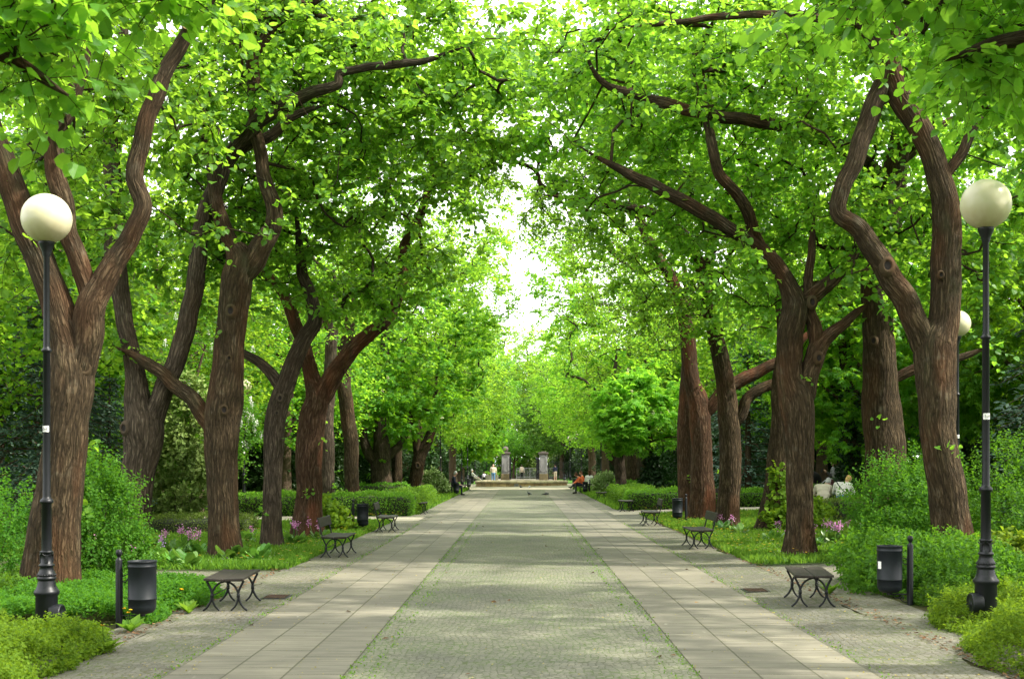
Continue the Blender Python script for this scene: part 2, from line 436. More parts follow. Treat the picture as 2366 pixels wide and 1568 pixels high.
M['bergenia'] = leaf_mat('bergenia_leaf', [(0, (.05, .14, .022)), (.5, (.08, .20, .03)), (1, (.16, .30, .06))], (.18, .36, .04), .3, .35, .4)
M['pale_shrub'] = leaf_mat('variegated_leaf', [(0, (.10, .18, .04)), (.5, (.20, .29, .085)), (1, (.42, .47, .24))], (.26, .36, .10), .35, .5, .25)
M['pink'] = leaf_mat('pink_petal', [(0, (.45, .10, .35)), (.5, (.58, .22, .48)), (1, (.68, .40, .58))], (.5, .2, .4), .3)
M['lilac'] = leaf_mat('lilac_petal', [(0, (.25, .15, .35)), (1, (.4, .28, .5))], (.35, .2, .45), .3)
M['yellow'] = leaf_mat('yellow_petal', [(0, (.65, .42, .01)), (1, (.78, .58, .03))], (.6, .45, .02), .2)
M['cream'] = leaf_mat('cream_blossom', [(0, (.60, .55, .38)), (1, (.78, .72, .52))], (.5, .45, .3), .2)
M['white_fl'] = leaf_mat('white_blossom', [(0, (.65, .67, .6)), (1, (.8, .8, .76))], (.5, .5, .45), .2)
M['brown_litter'] = leaf_mat('dry_leaf', [(0, (.07, .035, .018)), (.6, (.14, .07, .035)), (1, (.24, .14, .07))], (.1, .05, .02), .1, .8, .1)
M['fleck'] = leaf_mat('fallen_bract', [(0, (.22, .20, .05)), (.6, (.36, .31, .07)), (1, (.50, .43, .10))], (.3, .3, .05), .2, .7, .1)
M['bark'] = bark_mat('lime_bark', (.008, .006, .003), (.052, .036, .019), (.150, .110, .064), (.14, .053, .020), .4)
M['bark_grey'] = bark_mat('grey_bark', (.011, .009, .006), (.066, .050, .034), (.175, .138, .098), (.13, .065, .034), .25)
M['bark_red'] = bark_mat('reddish_bark', (.010, .006, .003), (.062, .034, .018), (.155, .105, .064), (.19, .062, .026), .6)
M['bark_far'] = plain('distant_bark', (.075, .052, .036), .9, noise=(6, .6), spec=.1, bump=(14, .8, .05))
M['knot_dark'] = plain('knot_hollow', (.012, .008, .006), .95)
M['cut_wood'] = plain('cut_wood', (.42, .27, .12), .8, noise=(20, .4))
M['cobble'] = cobble_mat('cobble_setts', (.15, .15, .118), (.225, .222, .168), (.085, .085, .055), (.075, .11, .03), 25.0, True, .8)
M['verge'] = cobble_mat('verge_setts', (.125, .122, .10), (.20, .192, .16), (.085, .075, .045), (.085, .11, .03), 22.0, False, .7)
M['slab'] = slab_mat('paving_slabs')
M['gravel'] = soil_mat('pale_gravel', (.30, .27, .20), (.38, .345, .265), (.45, .41, .32))
M['soil'] = soil_mat('soil', (.035, .03, .015), (.055, .055, .02), (.05, .09, .02))
M['bedsoil'] = soil_mat('bed_soil', (.04, .035, .018), (.045, .07, .02), (.05, .11, .018))
M['lawn'] = soil_mat('lawn', (.04, .10, .014), (.06, .15, .018), (.085, .19, .022))
M['asphalt'] = soil_mat('asphalt', (.05, .05, .05), (.07, .07, .07), (.09, .09, .088))
M['iron'] = plain('black_cast_iron', (.006, .007, .009), .42, .0, .3, noise=(9, .4), bump=(60, .15, .002))
M['bin_paint'] = plain('slate_black_paint', (.008, .011, .014), .5, .0, .28, noise=(5, .35))
M['plank'] = None
M['globe'] = None
M['white'] = plain('white_enamel', (.78, .77, .74), .6)
M['text_dark'] = plain('dark_lettering', (.03, .03, .035), .6)
M['text_red'] = plain('red_lettering', (.45, .02, .06), .6)
M['sand_stone'] = stone_mat('fountain_stone', (.40, .27, .12), (.50, .37, .19), (.12, .09, .05), .72, .30, 3.6, .55)
M['coping'] = stone_mat('fountain_coping', (.44, .37, .24), (.52, .45, .31), (.15, .12, .08), 1.1, .6, 3.6, .5)
M['pillar'] = plain('grey_render', (.20, .195, .185), .85, noise=(3, .25), bump=(25, .3, .01))
M['pillar_dark'] = plain('dark_stone', (.085, .07, .055), .85, noise=(5, .4), bump=(20, .4, .01))
M['plinth'] = plain('mossy_plinth', (.13, .105, .05), .9, noise=(4, .5), bump=(20, .4, .01))
M['concrete'] = plain('mossy_concrete', (.15, .15, .10), .9, noise=(4, .4))
M['steel'] = plain('grey_steel', (.38, .40, .40), .45, .4)
M['shelter_roof'] = plain('rust_red_roof', (.36, .12, .06), .7, noise=(4, .3))
M['glass'] = None
M['skin'] = plain('skin', (.50, .29, .20), .55, spec=.35)

def _special():
    m, nt, out = new_mat('weathered_plank'); k = NT(nt)
    ob = k.n('TexCoord').outputs['Object']
    g = k.noise(k.mapping(ob, (40, 2.5, 40)), 1, 5, .65)
    col = k.ramp(g, [(.3, (.012, .010, .008)), (.6, (.028, .023, .018)), (.8, (.055, .046, .036))])
    p = k.n('BsdfPrincipled', i_Base_Color=col, i_Roughness=.6)
    p.inputs['Specular IOR Level'].default_value = .25
    k.put(p.inputs['Normal'], k.bump(g, .4, .004)); nt.links.new(p.outputs[0], out.inputs[0]); M['plank'] = m
    m, nt, out = new_mat('opal_globe'); k = NT(nt)
    ob = k.n('TexCoord').outputs['Object']
    s = k.n('SeparateXYZ', i_0=ob)
    streak = k.noise(k.mapping(ob, (14, 14, 1.2)), 1, 4, .6)
    low = k.math('MULTIPLY', k.ramp(k.math('MULTIPLY_ADD', s.outputs[2], 1.9, .5), [(.0, (1, 1, 1)), (.45, (0, 0, 0))]), streak)
    col = k.mix(low, (.53, .495, .33), (.30, .21, .10))
    p = k.n('BsdfPrincipled', i_Base_Color=col, i_Roughness=.32)
    p.inputs['Subsurface Weight'].default_value = .25
    p.inputs['Subsurface Radius'].default_value = (.1, .09, .06)
    nt.links.new(p.outputs[0], out.inputs[0]); M['globe'] = m
    m, nt, out = new_mat('shelter_glass'); k = NT(nt)
    a = k.n('BsdfTransparent', i_Color=(.85, .9, .88)); b = k.n('BsdfGlossy', i_Roughness=.05)
    mx = k.n('MixShader', i_Fac=.12, i_1=a.outputs[0], i_2=b.outputs[0]); nt.links.new(mx.outputs[0], out.inputs[0]); M['glass'] = m
    m, nt, out = new_mat('striped_jersey'); k = NT(nt)
    ob = k.n('TexCoord').outputs['Object']; z = k.n('SeparateXYZ', i_0=ob).outputs[2]
    st = k.math('GREATER_THAN', k.math('SINE', k.math('MULTIPLY', z, 105.0)), .25)
    p = k.n('BsdfPrincipled', i_Base_Color=k.mix(st, (.68, .62, .50), (.30, .19, .12)), i_Roughness=.9)
    nt.links.new(p.outputs[0], out.inputs[0]); M['stripe'] = m
_special()
def cloth(name, col): 
    if name not in M: M[name] = plain(name, col, .9, spec=.2, noise=(9, .18), bump=(14, .5, .02))
    return M[name]
for _n, _c in (('jeans_blue', (.10, .19, .36)), ('navy_cloth', (.015, .018, .035)), ('white_cloth', (.72, .70, .66)), ('cream_cloth', (.55, .50, .40)), ('orange_cloth', (.62, .14, .05)),
               ('beige_cloth', (.48, .40, .29)), ('grey_cloth', (.13, .135, .135)), ('dress_print', (.10, .045, .045)), ('black_cloth', (.012, .012, .014)), ('lilac_cloth', (.60, .54, .68)),
               ('pale_trousers', (.45, .42, .37)), ('bright_jeans', (.05, .18, .48)), ('hair_grey', (.42, .42, .42)), ('hair_brown', (.075, .035, .018)), ('hair_blond', (.55, .36, .14)),
               ('hair_auburn', (.13, .035, .015)), ('hair_dark', (.018, .013, .01)), ('shoe_dark', (.02, .016, .014))):
    cloth(_n, _c)

# ------------------------------------------------------------------ trees
def bark_disp(seed, base):
    r0 = np.random.default_rng(seed); p = r0.random(12) * 6.28
    def d(a, v, r):
        k = max(5, int(round(2 * PI * r / .052)))
        w = .7 * np.sin(v * 1.7 + p[0] + 2 * np.sin(a + p[1])) + .4 * np.sin(v * 4.3 + p[2] + 3 * np.cos(a + p[3]))
        rid = np.abs(np.sin(a * k / 2 + w)) if k % 2 == 0 else .5 + .5 * np.sin(a * k + w * 2)
        lump = .05 * np.sin(2 * a + v * 1.3 + p[5]) + .035 * np.sin(3 * a - v * 2.7 + p[6]) + .03 * np.sin(a + v * 4.1 + p[7])
        out = 1 + lump + (rid - .6) * min(.10, .012 / max(r, .02))
        if base and v < 1.6:
            out = out + .22 * math.exp(-v / .22) * (1 + .35 * np.sin(4 * a + p[8]) + .25 * np.sin(7 * a + p[9]))
        return out
    return d

def knot(mb, c, out, r):
    """A healed branch scar: a raised ring round a dark hollow."""
    out = nrm(np.array(out, float)); u = nrm(np.cross(out, (0, 0, 1))); w = np.cross(u, out)
    R = np.stack([u, w, out], 1)
    lathe(mb, [(r * 1.9, -.06), (r * 1.5, -.01), (r * 1.1, .012), (r * .85, .004), (r * .7, -.03)], 14, c, 0, R @ np.diag((.85, 1.15, 1)), cap=False)
    lathe(mb, [(r * .74, -.012), (.0005, -.02)], 14, c, 1, R @ np.diag((.85, 1.15, 1)), cap=False)

def tree(name, label, limbs, crowns, seed, ntgt, group=None, cat='tree', leaf='lime', tmpl=HEART, size=.09, twigs=2.4, lpt=9, twl=.5, bark='bark', nside=64, near=False,
         knots=(), sprouts=0, droop=.25, candles=0, flat=.5, blossom='cream', minz=None, cut=(), local=False, setback=0.0):
    """limbs: arrays of (x,y,z,r) with the first one the trunk. crowns: (cx,cy,cz,rx,ry,rz)."""
    rng = np.random.default_rng(seed)
    base = np.array(limbs[0][0][:3], float); g = 0 if local else gz(base[0])
    base[2] = g
    root = empty(name, base, label, cat, group)
    tm = MB(); nodes = []; nrad = []
    for i, L in enumerate(limbs):
        L = np.array(L, float)
        if i == 0:
            L[0, 2] = g - .05
        step = .07 if near else .16
        C = catmull(L, step)
        r = np.maximum(C[:, 3], .008)
        if not local and len(C) > 8:
            sl = np.concatenate(([0], np.cumsum(np.linalg.norm(np.diff(C[:, :3], axis=0), axis=1))))
            amp = np.minimum(r * .24, .022)[:, None] * np.clip(sl / .6, 0, 1)[:, None] * (0.5 if i == 0 else 1)
            ph3 = rng.random((3, 3)) * 6.28
            C[:, :3] += amp * np.stack([np.sin(sl * 4.2 + ph3[0, j]) * .6 + np.sin(sl * 9.1 + ph3[1, j]) * .4 + np.sin(sl * 2.3 + ph3[2, j]) * .7 for j in range(3)], 1)
            r = np.minimum(r, .010 + (sl[-1] - sl) * max(.05, r[0] * 2.4 / sl[-1]))
            if i: r = r * np.minimum(1, .62 + .38 * sl / .32)
        big = r.max() > .075
        n = (nside if i == 0 else int(nside * .6)) if big else 8
        tube(tm, C[:, :3] - base, r, n, uvs=True, disp=bark_disp(seed * 31 + i, i == 0) if big and near else (bark_disp(seed * 31 + i, i == 0) if i == 0 else None))
        ok = C[:, 2] > (3.2 if i == 0 else 2.4)
        nodes.append(C[ok][::3, :3]); nrad.append(r[ok][::3])
    for (c, o, r) in knots: knot(tm, np.array(c) - base, o, r)
    for (c, o, r) in cut:
        o = nrm(np.array(o, float)); u = nrm(np.cross(o, (0, 0, 1))); R = np.stack([u, np.cross(u, o), o], 1)
        lathe(tm, [(r * 1.15, -.12), (r, .05)], 14, np.array(c) - base, 0, R, cap=False); lathe(tm, [(r, .05), (.0005, .055)], 14, np.array(c) - base, 2, R, cap=False)
    nodes = np.concatenate(nodes); nrad = np.concatenate(nrad); nl = len(nodes)
    # targets through the crown volume, clumped
    T = []; vol = np.array([c[3] * c[4] * c[5] for c in crowns]); ph = rng.random(6) * 6.28
    while len(T) < ntgt:
        c = crowns[rng.choice(len(crowns), p=vol / vol.sum())]
        q = rng.normal(size=3); q = q / np.linalg.norm(q) * rng.random() ** (1 / 3.4)
        p = np.array(c[:3]) + q * np.array(c[3:6])
        if minz is not None and p[2] < minz: continue
        if setback and p[1] < base[1] + .6 and p[2] < 12 and rng.random() < setback * (1 if p[2] < 8.2 else .8): continue
        cl = math.sin(p[0] * 1.5 + ph[0]) + math.sin(p[1] * 1.7 + ph[1]) + math.sin(p[2] * 2.1 + ph[2]) + .7 * math.sin(p[0] * 3 + p[2] * 2.7 + ph[3])
        if cl < -.9 and rng.random() < .8: continue
        T.append(p)
    T = np.array(T)
    d0 = np.min(np.linalg.norm(T[:, None] - nodes[None, ::2], axis=2), axis=1)
    T = T[np.argsort(d0)]
    K = 4
    cap_n = nl + ntgt * K
    N = np.empty((cap_n, 3)); N[:nl] = nodes; par = np.full(cap_n, -1); n = nl
    starts = []
    for t in T:
        d = np.linalg.norm(N[:n] - t, axis=1) + np.where(N[:n, 2] > t[2] + .6, .5, 0)
        i = int(np.argmin(d)); a = N[i]; L = np.linalg.norm(t - a)
        jit = rng.normal(size=3) * .11 * L; jit[2] += .07 * L
        for k in range(1, K + 1):
            s = k / K
            N[n] = a + (t - a) * s + jit * 4 * s * (1 - s) + rng.normal(size=3) * .03 * min(L, 1.5) * (k < K)
            par[n] = i if k == 1 else n - 1; n += 1
        starts.append(n - K)
    N = N[:n]; par = par[:n]
    cnt = np.zeros(n); cnt[[s + K - 1 for s in starts]] = 1
    for i in range(n - 1, nl - 1, -1): cnt[par[i]] += cnt[i]
    rr = .0065 * np.maximum(cnt, 1) ** .5; rr[:nl] = nrad
    if starts:
        st = np.array(starts); pts = np.stack([N[par[st]]] + [N[st + k] for k in range(K)], 1)
        r1 = np.minimum(rr[st] * 1.12, rr[par[st]] * .85)
        rb = np.stack([r1] + [rr[st + k] for k in range(K)], 1); rb[:, -1] *= .75
        tubes_batch(tm, pts - base, rb, 6 if near else 4)
    # twigs and leaves
    src = np.concatenate([np.arange(nl, n), np.where(nrad < .05)[0]])
    k = rng.poisson(twigs, len(src)); own = np.repeat(src, k); nt_ = len(own)
    prev = np.where(par[own] >= 0, par[own], np.maximum(own - 1, 0))
    bd = nrm(N[own] - N[prev] + 1e-6)
    h = rng.normal(size=(nt_, 3)); h[:, 2] *= (1 - flat)
    td = nrm(bd * .7 + nrm(h)); td[:, 2] -= droop * rng.random(nt_)
    td = nrm(td)
    tl = twl * (.5 + rng.random(nt_)); p0 = N[own]
    mid = p0 + td * tl[:, None] * .5; mid[:, 2] += .03
    end = p0 + td * tl[:, None]; end[:, 2] -= droop * .25 * tl
    tw = np.stack([p0, mid, end], 1)
    if near: tubes_batch(tm, tw - base, np.broadcast_to(np.array((.0045, .0035, .002)), (nt_, 3)), 3)
    cm = MB()
    m = max(1, lpt)
    s = (np.arange(m) + .6) / m
    s = np.clip(s[None] + rng.normal(size=(nt_, m)) * .05, .08, 1.02)
    q = np.where((s < .5)[..., None], p0[:, None] + (mid - p0)[:, None] * (s * 2)[..., None], mid[:, None] + (end - mid)[:, None] * (s * 2 - 1)[..., None])
    sd = nrm(np.cross(td, np.array((0, 0, 1.0)) + rng.normal(size=(nt_, 3)) * .35))
    sg = np.where(np.arange(m) % 2 == 0, 1.0, -1.0)[None, :, None]
    ax = td[:, None] * .45 + sd[:, None] * sg * .9 + rng.normal(size=(nt_, m, 3)) * .3
    ax[..., 2] -= droop * 1.2
    nn = np.array((0, 0, 1.0)) + rng.normal(size=(nt_, m, 3)) * .48
    q = q.reshape(-1, 3); ax = ax.reshape(-1, 3); nn = nn.reshape(-1, 3)
    sz = size * (.62 + .6 * rng.random(len(q)))
    keep = (q[:, 1] > 5.5) | local
    q, ax, nn, sz = q[keep], ax[keep], nn[keep], sz[keep]
    rnd = np.clip(rng.random(len(q)) * .75 + np.repeat(rng.random(nt_), m)[keep] * .35 - .05, 0, 1)
    leaves(cm, q - base + nrm(ax) * .01, ax, nn, sz, tmpl, rng, 0, rnd)
    # shoots on the trunk
    if sprouts:
        tr = catmull(np.array(limbs[0], float), .1); tr = tr[(tr[:, 2] > .5)]
        for _ in range(sprouts):
            i = rng.integers(len(tr)); a = rng.random() * 6.28; o = np.array((math.cos(a), math.sin(a), .2))
            c = tr[i, :3] + o * tr[i, 3]
            kk = rng.integers(5, 14); qq = c + o * rng.random((kk, 1)) * .18 + rng.normal(size=(kk, 3)) * .07
            leaves(cm, qq - base, nrm(o + rng.normal(size=(kk, 3)) * .8), np.array((0, 0, 1.0)) + rng.normal(size=(kk, 3)) * .6, size * .9 * (.5 + .6 * rng.random(kk)), tmpl, rng, 0, .6 + .4 * rng.random(kk))
    to = tm.obj('trunk', [M[bark], M['knot_dark'], M['cut_wood']], root)
    co = cm.obj('crown', M[leaf], root)
    if candles:
        zc = q[rng.choice(len(q), candles * 4)]
        zc = zc[np.argsort(-(zc[:, 2] - base[2]) * .15 + zc[:, 1])][:candles] + np.array((0, 0, .08))
        kk = 26; tt = rng.random(kk); aa = rng.random(kk) * 6.28; bm_ = MB()
        tube(bm_, [(0, 0, -.05), (0, 0, .24)], [.012, .004], 5)
        leaves(bm_, np.stack([np.cos(aa) * .055 * (1 - tt), np.sin(aa) * .055 * (1 - tt), tt * .26], 1), np.stack([np.cos(aa), np.sin(aa), .4 + 0 * aa], 1), rng.normal(size=(kk, 3)), .05, CARD, rng)
        me = bm_.mesh('blossom_candle', [M[blossom]])
        for c in zc:
            b = bpy.data.objects.new('blossom_candle', me); COL.objects.link(b); b.parent = root; b.location = tuple(c - base); b.rotation_euler = (0, 0, rng.random() * 6.28)
    return root

def tr2(pts, d, mul=1.0):
    """Surveyed limb: (x, y, width[, extra depth])."""
    out = []
    for p in pts:
        dd = d + (p[3] if len(p) > 3 else 0)
        q = P(p[0], p[1], dd); out.append((q[0], q[1], q[2], p[2] / 2 * dd / F * mul))
    return out

def kn(x, y, d, r, out=(0, -1, 0), push=.0):
    q = P(x, y, d); q[1] -= push + .06; return (q, out, r)

GL = 'lime trees of the left avenue row'; GR = 'lime trees of the right avenue row'
SPECS = []
def lime(label, d, limbs, crowns, seed, n, group, **kw):
    L = [tr2(l, d) for l in limbs]
    o = dict(near=d < 34, nside=96 if d < 34 else 32, tmpl=HEART if d < 32 else (OVAL if d < 45 else CARD), size=.114 if d < 38 else (.14 if d < 55 else .17),
             twigs=2.3 if d < 38 else 1.6, lpt=7 if d < 38 else 6, twl=.55, leaf='lime' if d < 38 else 'lime_far', sprouts=5, setback=.92 if 15 < d < 50 else 0)
    n = int(n * (.74 if d < 38 else .9))
    o.update(kw)
    return tree('lime_tree', label, L, crowns, seed, n, group=group, **o)

# left row -----------------------------------------------------------
lime('lime tree rooted out of frame whose boughs hang in at the upper left corner', 8.6,
     [[(-820, 1700, 190), (-800, 1000, 170), (-760, 300, 150), (-700, -100, 120)], [(-760, 320, 100), (-420, 120, 70), (-60, 110, 40), (160, 220, 20)], [(-740, 200, 90), (-300, -100, 60), (200, -250, 36)]],
     [(-5.4, 8.8, 6.3, 3.6, 2.6, 2.1), (-4.0, 9.2, 5.4, 2.0, 1.4, 1.3)], 11, 250, GL, minz=4.25, size=.118)
lime('stout lime trunk beside the left near lamp, forking low into two thick limbs', 17.2,
     [[(116, 1385, 128), (122, 1250, 118), (140, 1100, 106), (156, 980, 102), (166, 870, 104), (150, 770, 78), (112, 650, 62), (67, 537, 62), (22, 413, 58), (-12, 320, 50), (-40, 200, 42), (-60, 60, 34)],
      [(180, 900, 60), (200, 790, 72), (215, 715, 66), (244, 638, 56), (290, 550, 46), (330, 485, 42), (316, 410, 40), (328, 328, 38), (362, 222, 36), (393, 130, 33), (441, 62, 29), (495, 0, 25), (540, -80, 20)],
      [(212, 730, 44), (195, 640, 44), (160, 550, 45), (148, 478, 46), (126, 342, 44), (143, 263, 42), (185, 154, 36), (212, 34, 32), (225, -80, 25)]],
     [(-6.9, 17.8, 8.2, 2.9, 3.2, 3.7), (-5.2, 17.6, 9.6, 1.6, 1.8, 1.2)], 12, 250, GL, minz=4.0,
     knots=[kn(205, 850, 17.2, .07, (.5, -.9, 0), .1)], cut=[kn(441, 64, 17.2, .085, (.2, -1, -.1), .06)])
lime('lime tree behind tall left shrub, splitting into two long bare limbs at lamp sticker height', 24.0,
     [[(306, 1290, 76), (312, 1200, 66), (322, 1080, 72), (330, 990, 90), (322, 930, 64), (306, 829, 42), (282, 710, 40), (268, 590, 44), (263, 446, 38), (254, 303, 37), (270, 180, 34), (287, 68, 28), (295, -60, 22)],
      [(340, 1000, 56), (372, 925, 44), (407, 829, 41), (445, 686, 42), (464, 560, 41), (480, 470, 40), (505, 410, 37), (533, 359, 34), (598, 284, 34, -.5), (666, 232, 31, -1), (735, 212, 26, -1.3), (783, 198, 22, -1.4), (800, 165, 19, -1.4), (960, 142, 17, -1.6), (1080, 108, 13, -1.6)],
      [(540, 362, 24), (575, 335, 24), (615, 318, 24), (683, 266, 18), (760, 240, 12)]],
     [(-6.6, 24.2, 8.2, 4.8, 3.6, 3.9), (-3.4, 23.2, 9.4, 3.6, 2.8, 2.4), (-.9, 24, 9.6, 1.9, 1.8, 1.0), (-.9, 24.4, 9.6, 1.9, 1.8, 1.0), (-.7, 24.2, 9.3, 1.6, 1.6, .8)], 13, 440, GL, minz=4.3, bark='bark_grey', knots=[kn(298, 990, 24, .07, (-.3, -1, 0), .28)])
lime('straight lime trunk at the front left bed edge with bergenia leaves at its foot', 23.7,
     [[(523, 1290, 84), (516, 1200, 70), (512, 1100, 68), (513, 1020, 74), (517, 940, 82), (526, 850, 72), (535, 750, 70), (546, 660, 74), (556, 600, 72), (535, 560, 38), (515, 520, 34), (500, 470, 30), (490, 400, 26), (470, 300, 20)],
      [(565, 640, 58), (598, 585, 54), (628, 525, 42), (634, 480, 38), (614, 430, 34), (600, 360, 30), (590, 250, 28), (581, 120, 27), (580, 0, 25), (575, -90, 20)],
      [(590, 130, 24), (625, 68, 27), (666, 27, 28), (718, 3, 24), (790, -40, 18)],
      [(500, 1010, 40), (475, 965, 40), (440, 915, 34), (395, 880, 30), (335, 838, 26), (270, 800, 18)]],
     [(-5.2, 23.7, 8.6, 4.4, 3.2, 3.9), (-2.6, 24.5, 10.2, 2.8, 2.6, 2.0), (-1.2, 25, 8.6, 1.5, 1.6, .9)], 14, 350, GL, minz=4.2,
     knots=[kn(541, 722, 23.7, .075, (0, -1, 0), .26), kn(527, 948, 23.7, .06, (.3, -1, 0), .26), kn(538, 830, 23.7, .035, (.3, -1, 0), .25)])
lime('slender lime trunk with a round hollow, second from the path at the left bed', 26.5,
     [[(628, 1267, 50), (628, 1180, 43), (630, 1080, 44), (632, 1030, 50), (640, 960, 48), (655, 900, 44), (672, 850, 39), (700, 790, 35), (728, 742, 33), (722, 700, 30), (710, 660, 27), (698, 625, 25), (690, 560, 22), (682, 450, 18)],
      [(650, 915, 32), (642, 887, 28), (603, 842, 22), (565, 815, 18), (500, 780, 12)]],
     [(-4.2, 26.8, 8.0, 3.4, 2.8, 3.4)], 15, 170, GL, minz=4.6, bark='bark_grey', knots=[kn(652, 921, 26.5, .05, (.2, -1, 0), .2), kn(645, 955, 26.5, .03, (.2, -1, 0), .2)])
lime('broad reddish lime trunk behind the left backrest bench, forked like a Y', 29.8,
     [[(714, 1245, 84), (712, 1150, 62), (715, 1050, 60), (722, 970, 58), (732, 920, 50), (716, 860, 35), (701, 790, 32), (680, 740, 30), (655, 680, 26), (615, 632, 22), (560, 580, 15)],
      [(738, 940, 50), (755, 890, 44), (780, 850, 38), (830, 790, 34), (890, 745, 28), (915, 700, 25), (930, 630, 24), (936, 570, 23), (960, 520, 21), (978, 480, 19), (992, 420, 16), (1000, 340, 12)]],
     [(-4.3, 29.8, 8.6, 3.9, 3.2, 4.0), (-1.8, 30, 10.4, 1.9, 2.4, 2.1), (-1.2, 30.6, 10.6, 1.8, 2, 1.6), (-1.6, 30.8, 8.4, 1.5, 1.6, 1.2)], 16, 370, GL, minz=4.4, bark='bark_red')
lime('narrow pale lime trunk half hidden behind the broad reddish one on the left', 43.0,
     [[(757, 1190, 34), (757, 1100, 32), (757, 1000, 31), (760, 900, 29), (766, 800, 26), (775, 700, 22), (770, 600, 18)]],
     [(-6.2, 43, 9.0, 3.9, 3.4, 4.4)], 17, 190, GL, bark='bark_grey', minz=4.0)
lime('straight lime trunk standing right in front of the left clipped hedge', 47.0,
     [[(814, 1180, 36), (812, 1100, 33), (811, 1020, 33), (802, 950, 34), (795, 880, 33), (800, 800, 28), (812, 700, 24), (820, 600, 19)], [(800, 860, 22), (770, 790, 18), (740, 700, 13)]],
     [(-5.2, 47, 9.6, 4.0, 3.6, 4.8), (-2.4, 47, 11, 2.2, 2.6, 2.6), (-1.0, 47, 11.3, 1.4, 2, 1.3), (-1.2, 48, 9.2, 1.1, 1.6, 1.0)], 18, 320, GL, minz=4.0)
tree('chestnut_tree', 'grey chestnut with a low elbow branch, rising behind the left hedge', [tr2(l, 62) for l in
     [[(881, 1150, 48), (880, 1090, 46), (882, 1040, 42), (878, 980, 30), (880, 930, 28), (886, 870, 24), (890, 780, 20), (900, 680, 16)],
      [(876, 1075, 28), (852, 1045, 25), (838, 1005, 20), (836, 950, 16), (820, 880, 12)], [(890, 1060, 22), (915, 1035, 18), (938, 1000, 14), (950, 940, 10)]]],
     [(-5.7, 61, 7.6, 4.4, 3.4, 4.8), (-4.6, 59, 5.0, 2.6, 2.2, 1.8)], 19, 280, group='chestnut trees', leaf='chestnut', tmpl=FAN, size=.2, twigs=1.5, lpt=5, bark='bark_grey', nside=40, candles=10, sprouts=2, minz=2.6)
lime('reddish lime trunk just past the grey chestnut on the left', 69, [[(918, 1146, 25), (917, 1080, 24), (918, 1000, 23), (925, 900, 20), (930, 780, 15)]], [(-5.6, 69, 9.6, 4.4, 3.6, 5.2), (-2.8, 68, 13, 2.4, 3, 3.2)], 20, 220, GL, minz=3.8)
lime('thin dark red lime trunk squeezed between two thicker ones far down the left row', 74, [[(937, 1146, 16), (937, 1060, 15), (940, 980, 14), (946, 880, 12), (950, 780, 9)]], [(-5.4, 75, 10, 3.6, 3.4, 5.4)], 21, 140, GL, minz=3.8)
lime('dark lime trunk leaning toward the path, last thick one before the seated man', 66, [[(957, 1148, 32), (962, 1090, 30), (972, 1050, 28), (990, 1015, 22), (1005, 960, 18), (1008, 860, 14)], [(968, 1060, 22), (958, 990, 18), (950, 900, 13)]],
     [(-4.6, 66, 9.6, 4.0, 3.4, 5.4), (-2.4, 63, 11, 2.2, 3, 3), (-.7, 62, 10.6, 1.6, 2, 1.6), (-.9, 60, 13, 1.3, 2, 1.4)], 22, 300, GL, minz=3.2, knots=[kn(966, 1075, 66, .1, (.2, -1, 0), .3)])
# right row ----------------------------------------------------------
lime('lime tree rooted out of frame whose boughs hang in at the upper right corner', 10.2,
     [[(2950, 1600, 150), (2930, 1000, 135), (2900, 400, 120), (2860, 0, 100)], [(2900, 380, 80), (2640, 160, 60), (2380, 90, 40), (2180, 140, 18)], [(2880, 200, 80), (2500, -80, 60), (2100, -160, 40)]],
     [(5.4, 10.4, 6.9, 3.3, 2.6, 2.2), (3.6, 11.0, 6.3, 2.0, 1.6, 1.4)], 31, 250, GR, minz=4.2, size=.118)
lime('lime tree rooted beyond the right frame edge that shades the near paving', 14.2,
     [[(3250, 1440, 150), (3230, 1000, 130), (3200, 500, 110), (3150, 150, 80)], [(3210, 520, 80), (2900, 250, 60), (2600, 120, 36)], [(3180, 300, 70), (3000, -150, 50), (2700, -350, 30)]],
     [(8.0, 14.2, 7.2, 3.6, 3.2, 2.6), (5.6, 15.2, 8.0, 2.6, 2.4, 1.8)], 30, 260, GR, minz=4.4)
lime('thick leaning lime trunk beside the right near lamp, with a bent side limb', 21.0,
     [[(2214, 1330, 104), (2204, 1250, 90), (2186, 1120, 86), (2168, 1000, 84), (2163, 900, 88), (2163, 800, 92), (2180, 737, 66), (2187, 619, 66), (2186, 501, 64), (2162, 383, 56), (2127, 300, 54), (2079, 218, 52), (2044, 130, 46), (1997, 53, 44), (1950, -20, 40), (1890, -110, 34)],
      [(2150, 840, 56), (2120, 754, 54), (2073, 666, 54), (2030, 595, 52), (1985, 535, 46), (1940, 489, 40), (1952, 430, 39), (1968, 390, 40), (1985, 330, 41), (2003, 280, 42), (2036, 200, 40), (2060, 120, 34), (2080, 30, 28), (2090, -80, 22)],
      [(2000, 60, 22), (1900, 45, 20), (1800, 30, 18), (1644, 43, 15), (1527, 55, 12), (1429, 66, 8)],
      [(2180, 420, 26), (2230, 330, 24), (2290, 200, 20), (2330, 60, 16)]],
     [(7.4, 21.4, 8.0, 3.0, 3.2, 3.6), (4.2, 20.6, 9.9, 2.6, 2.0, 1.0)], 32, 270, GR, minz=4.1,
     knots=[kn(2042, 618, 21, .085, (-.1, -1, .1), .17), kn(2163, 640, 21, .04, (-.2, -1, 0), .2)])
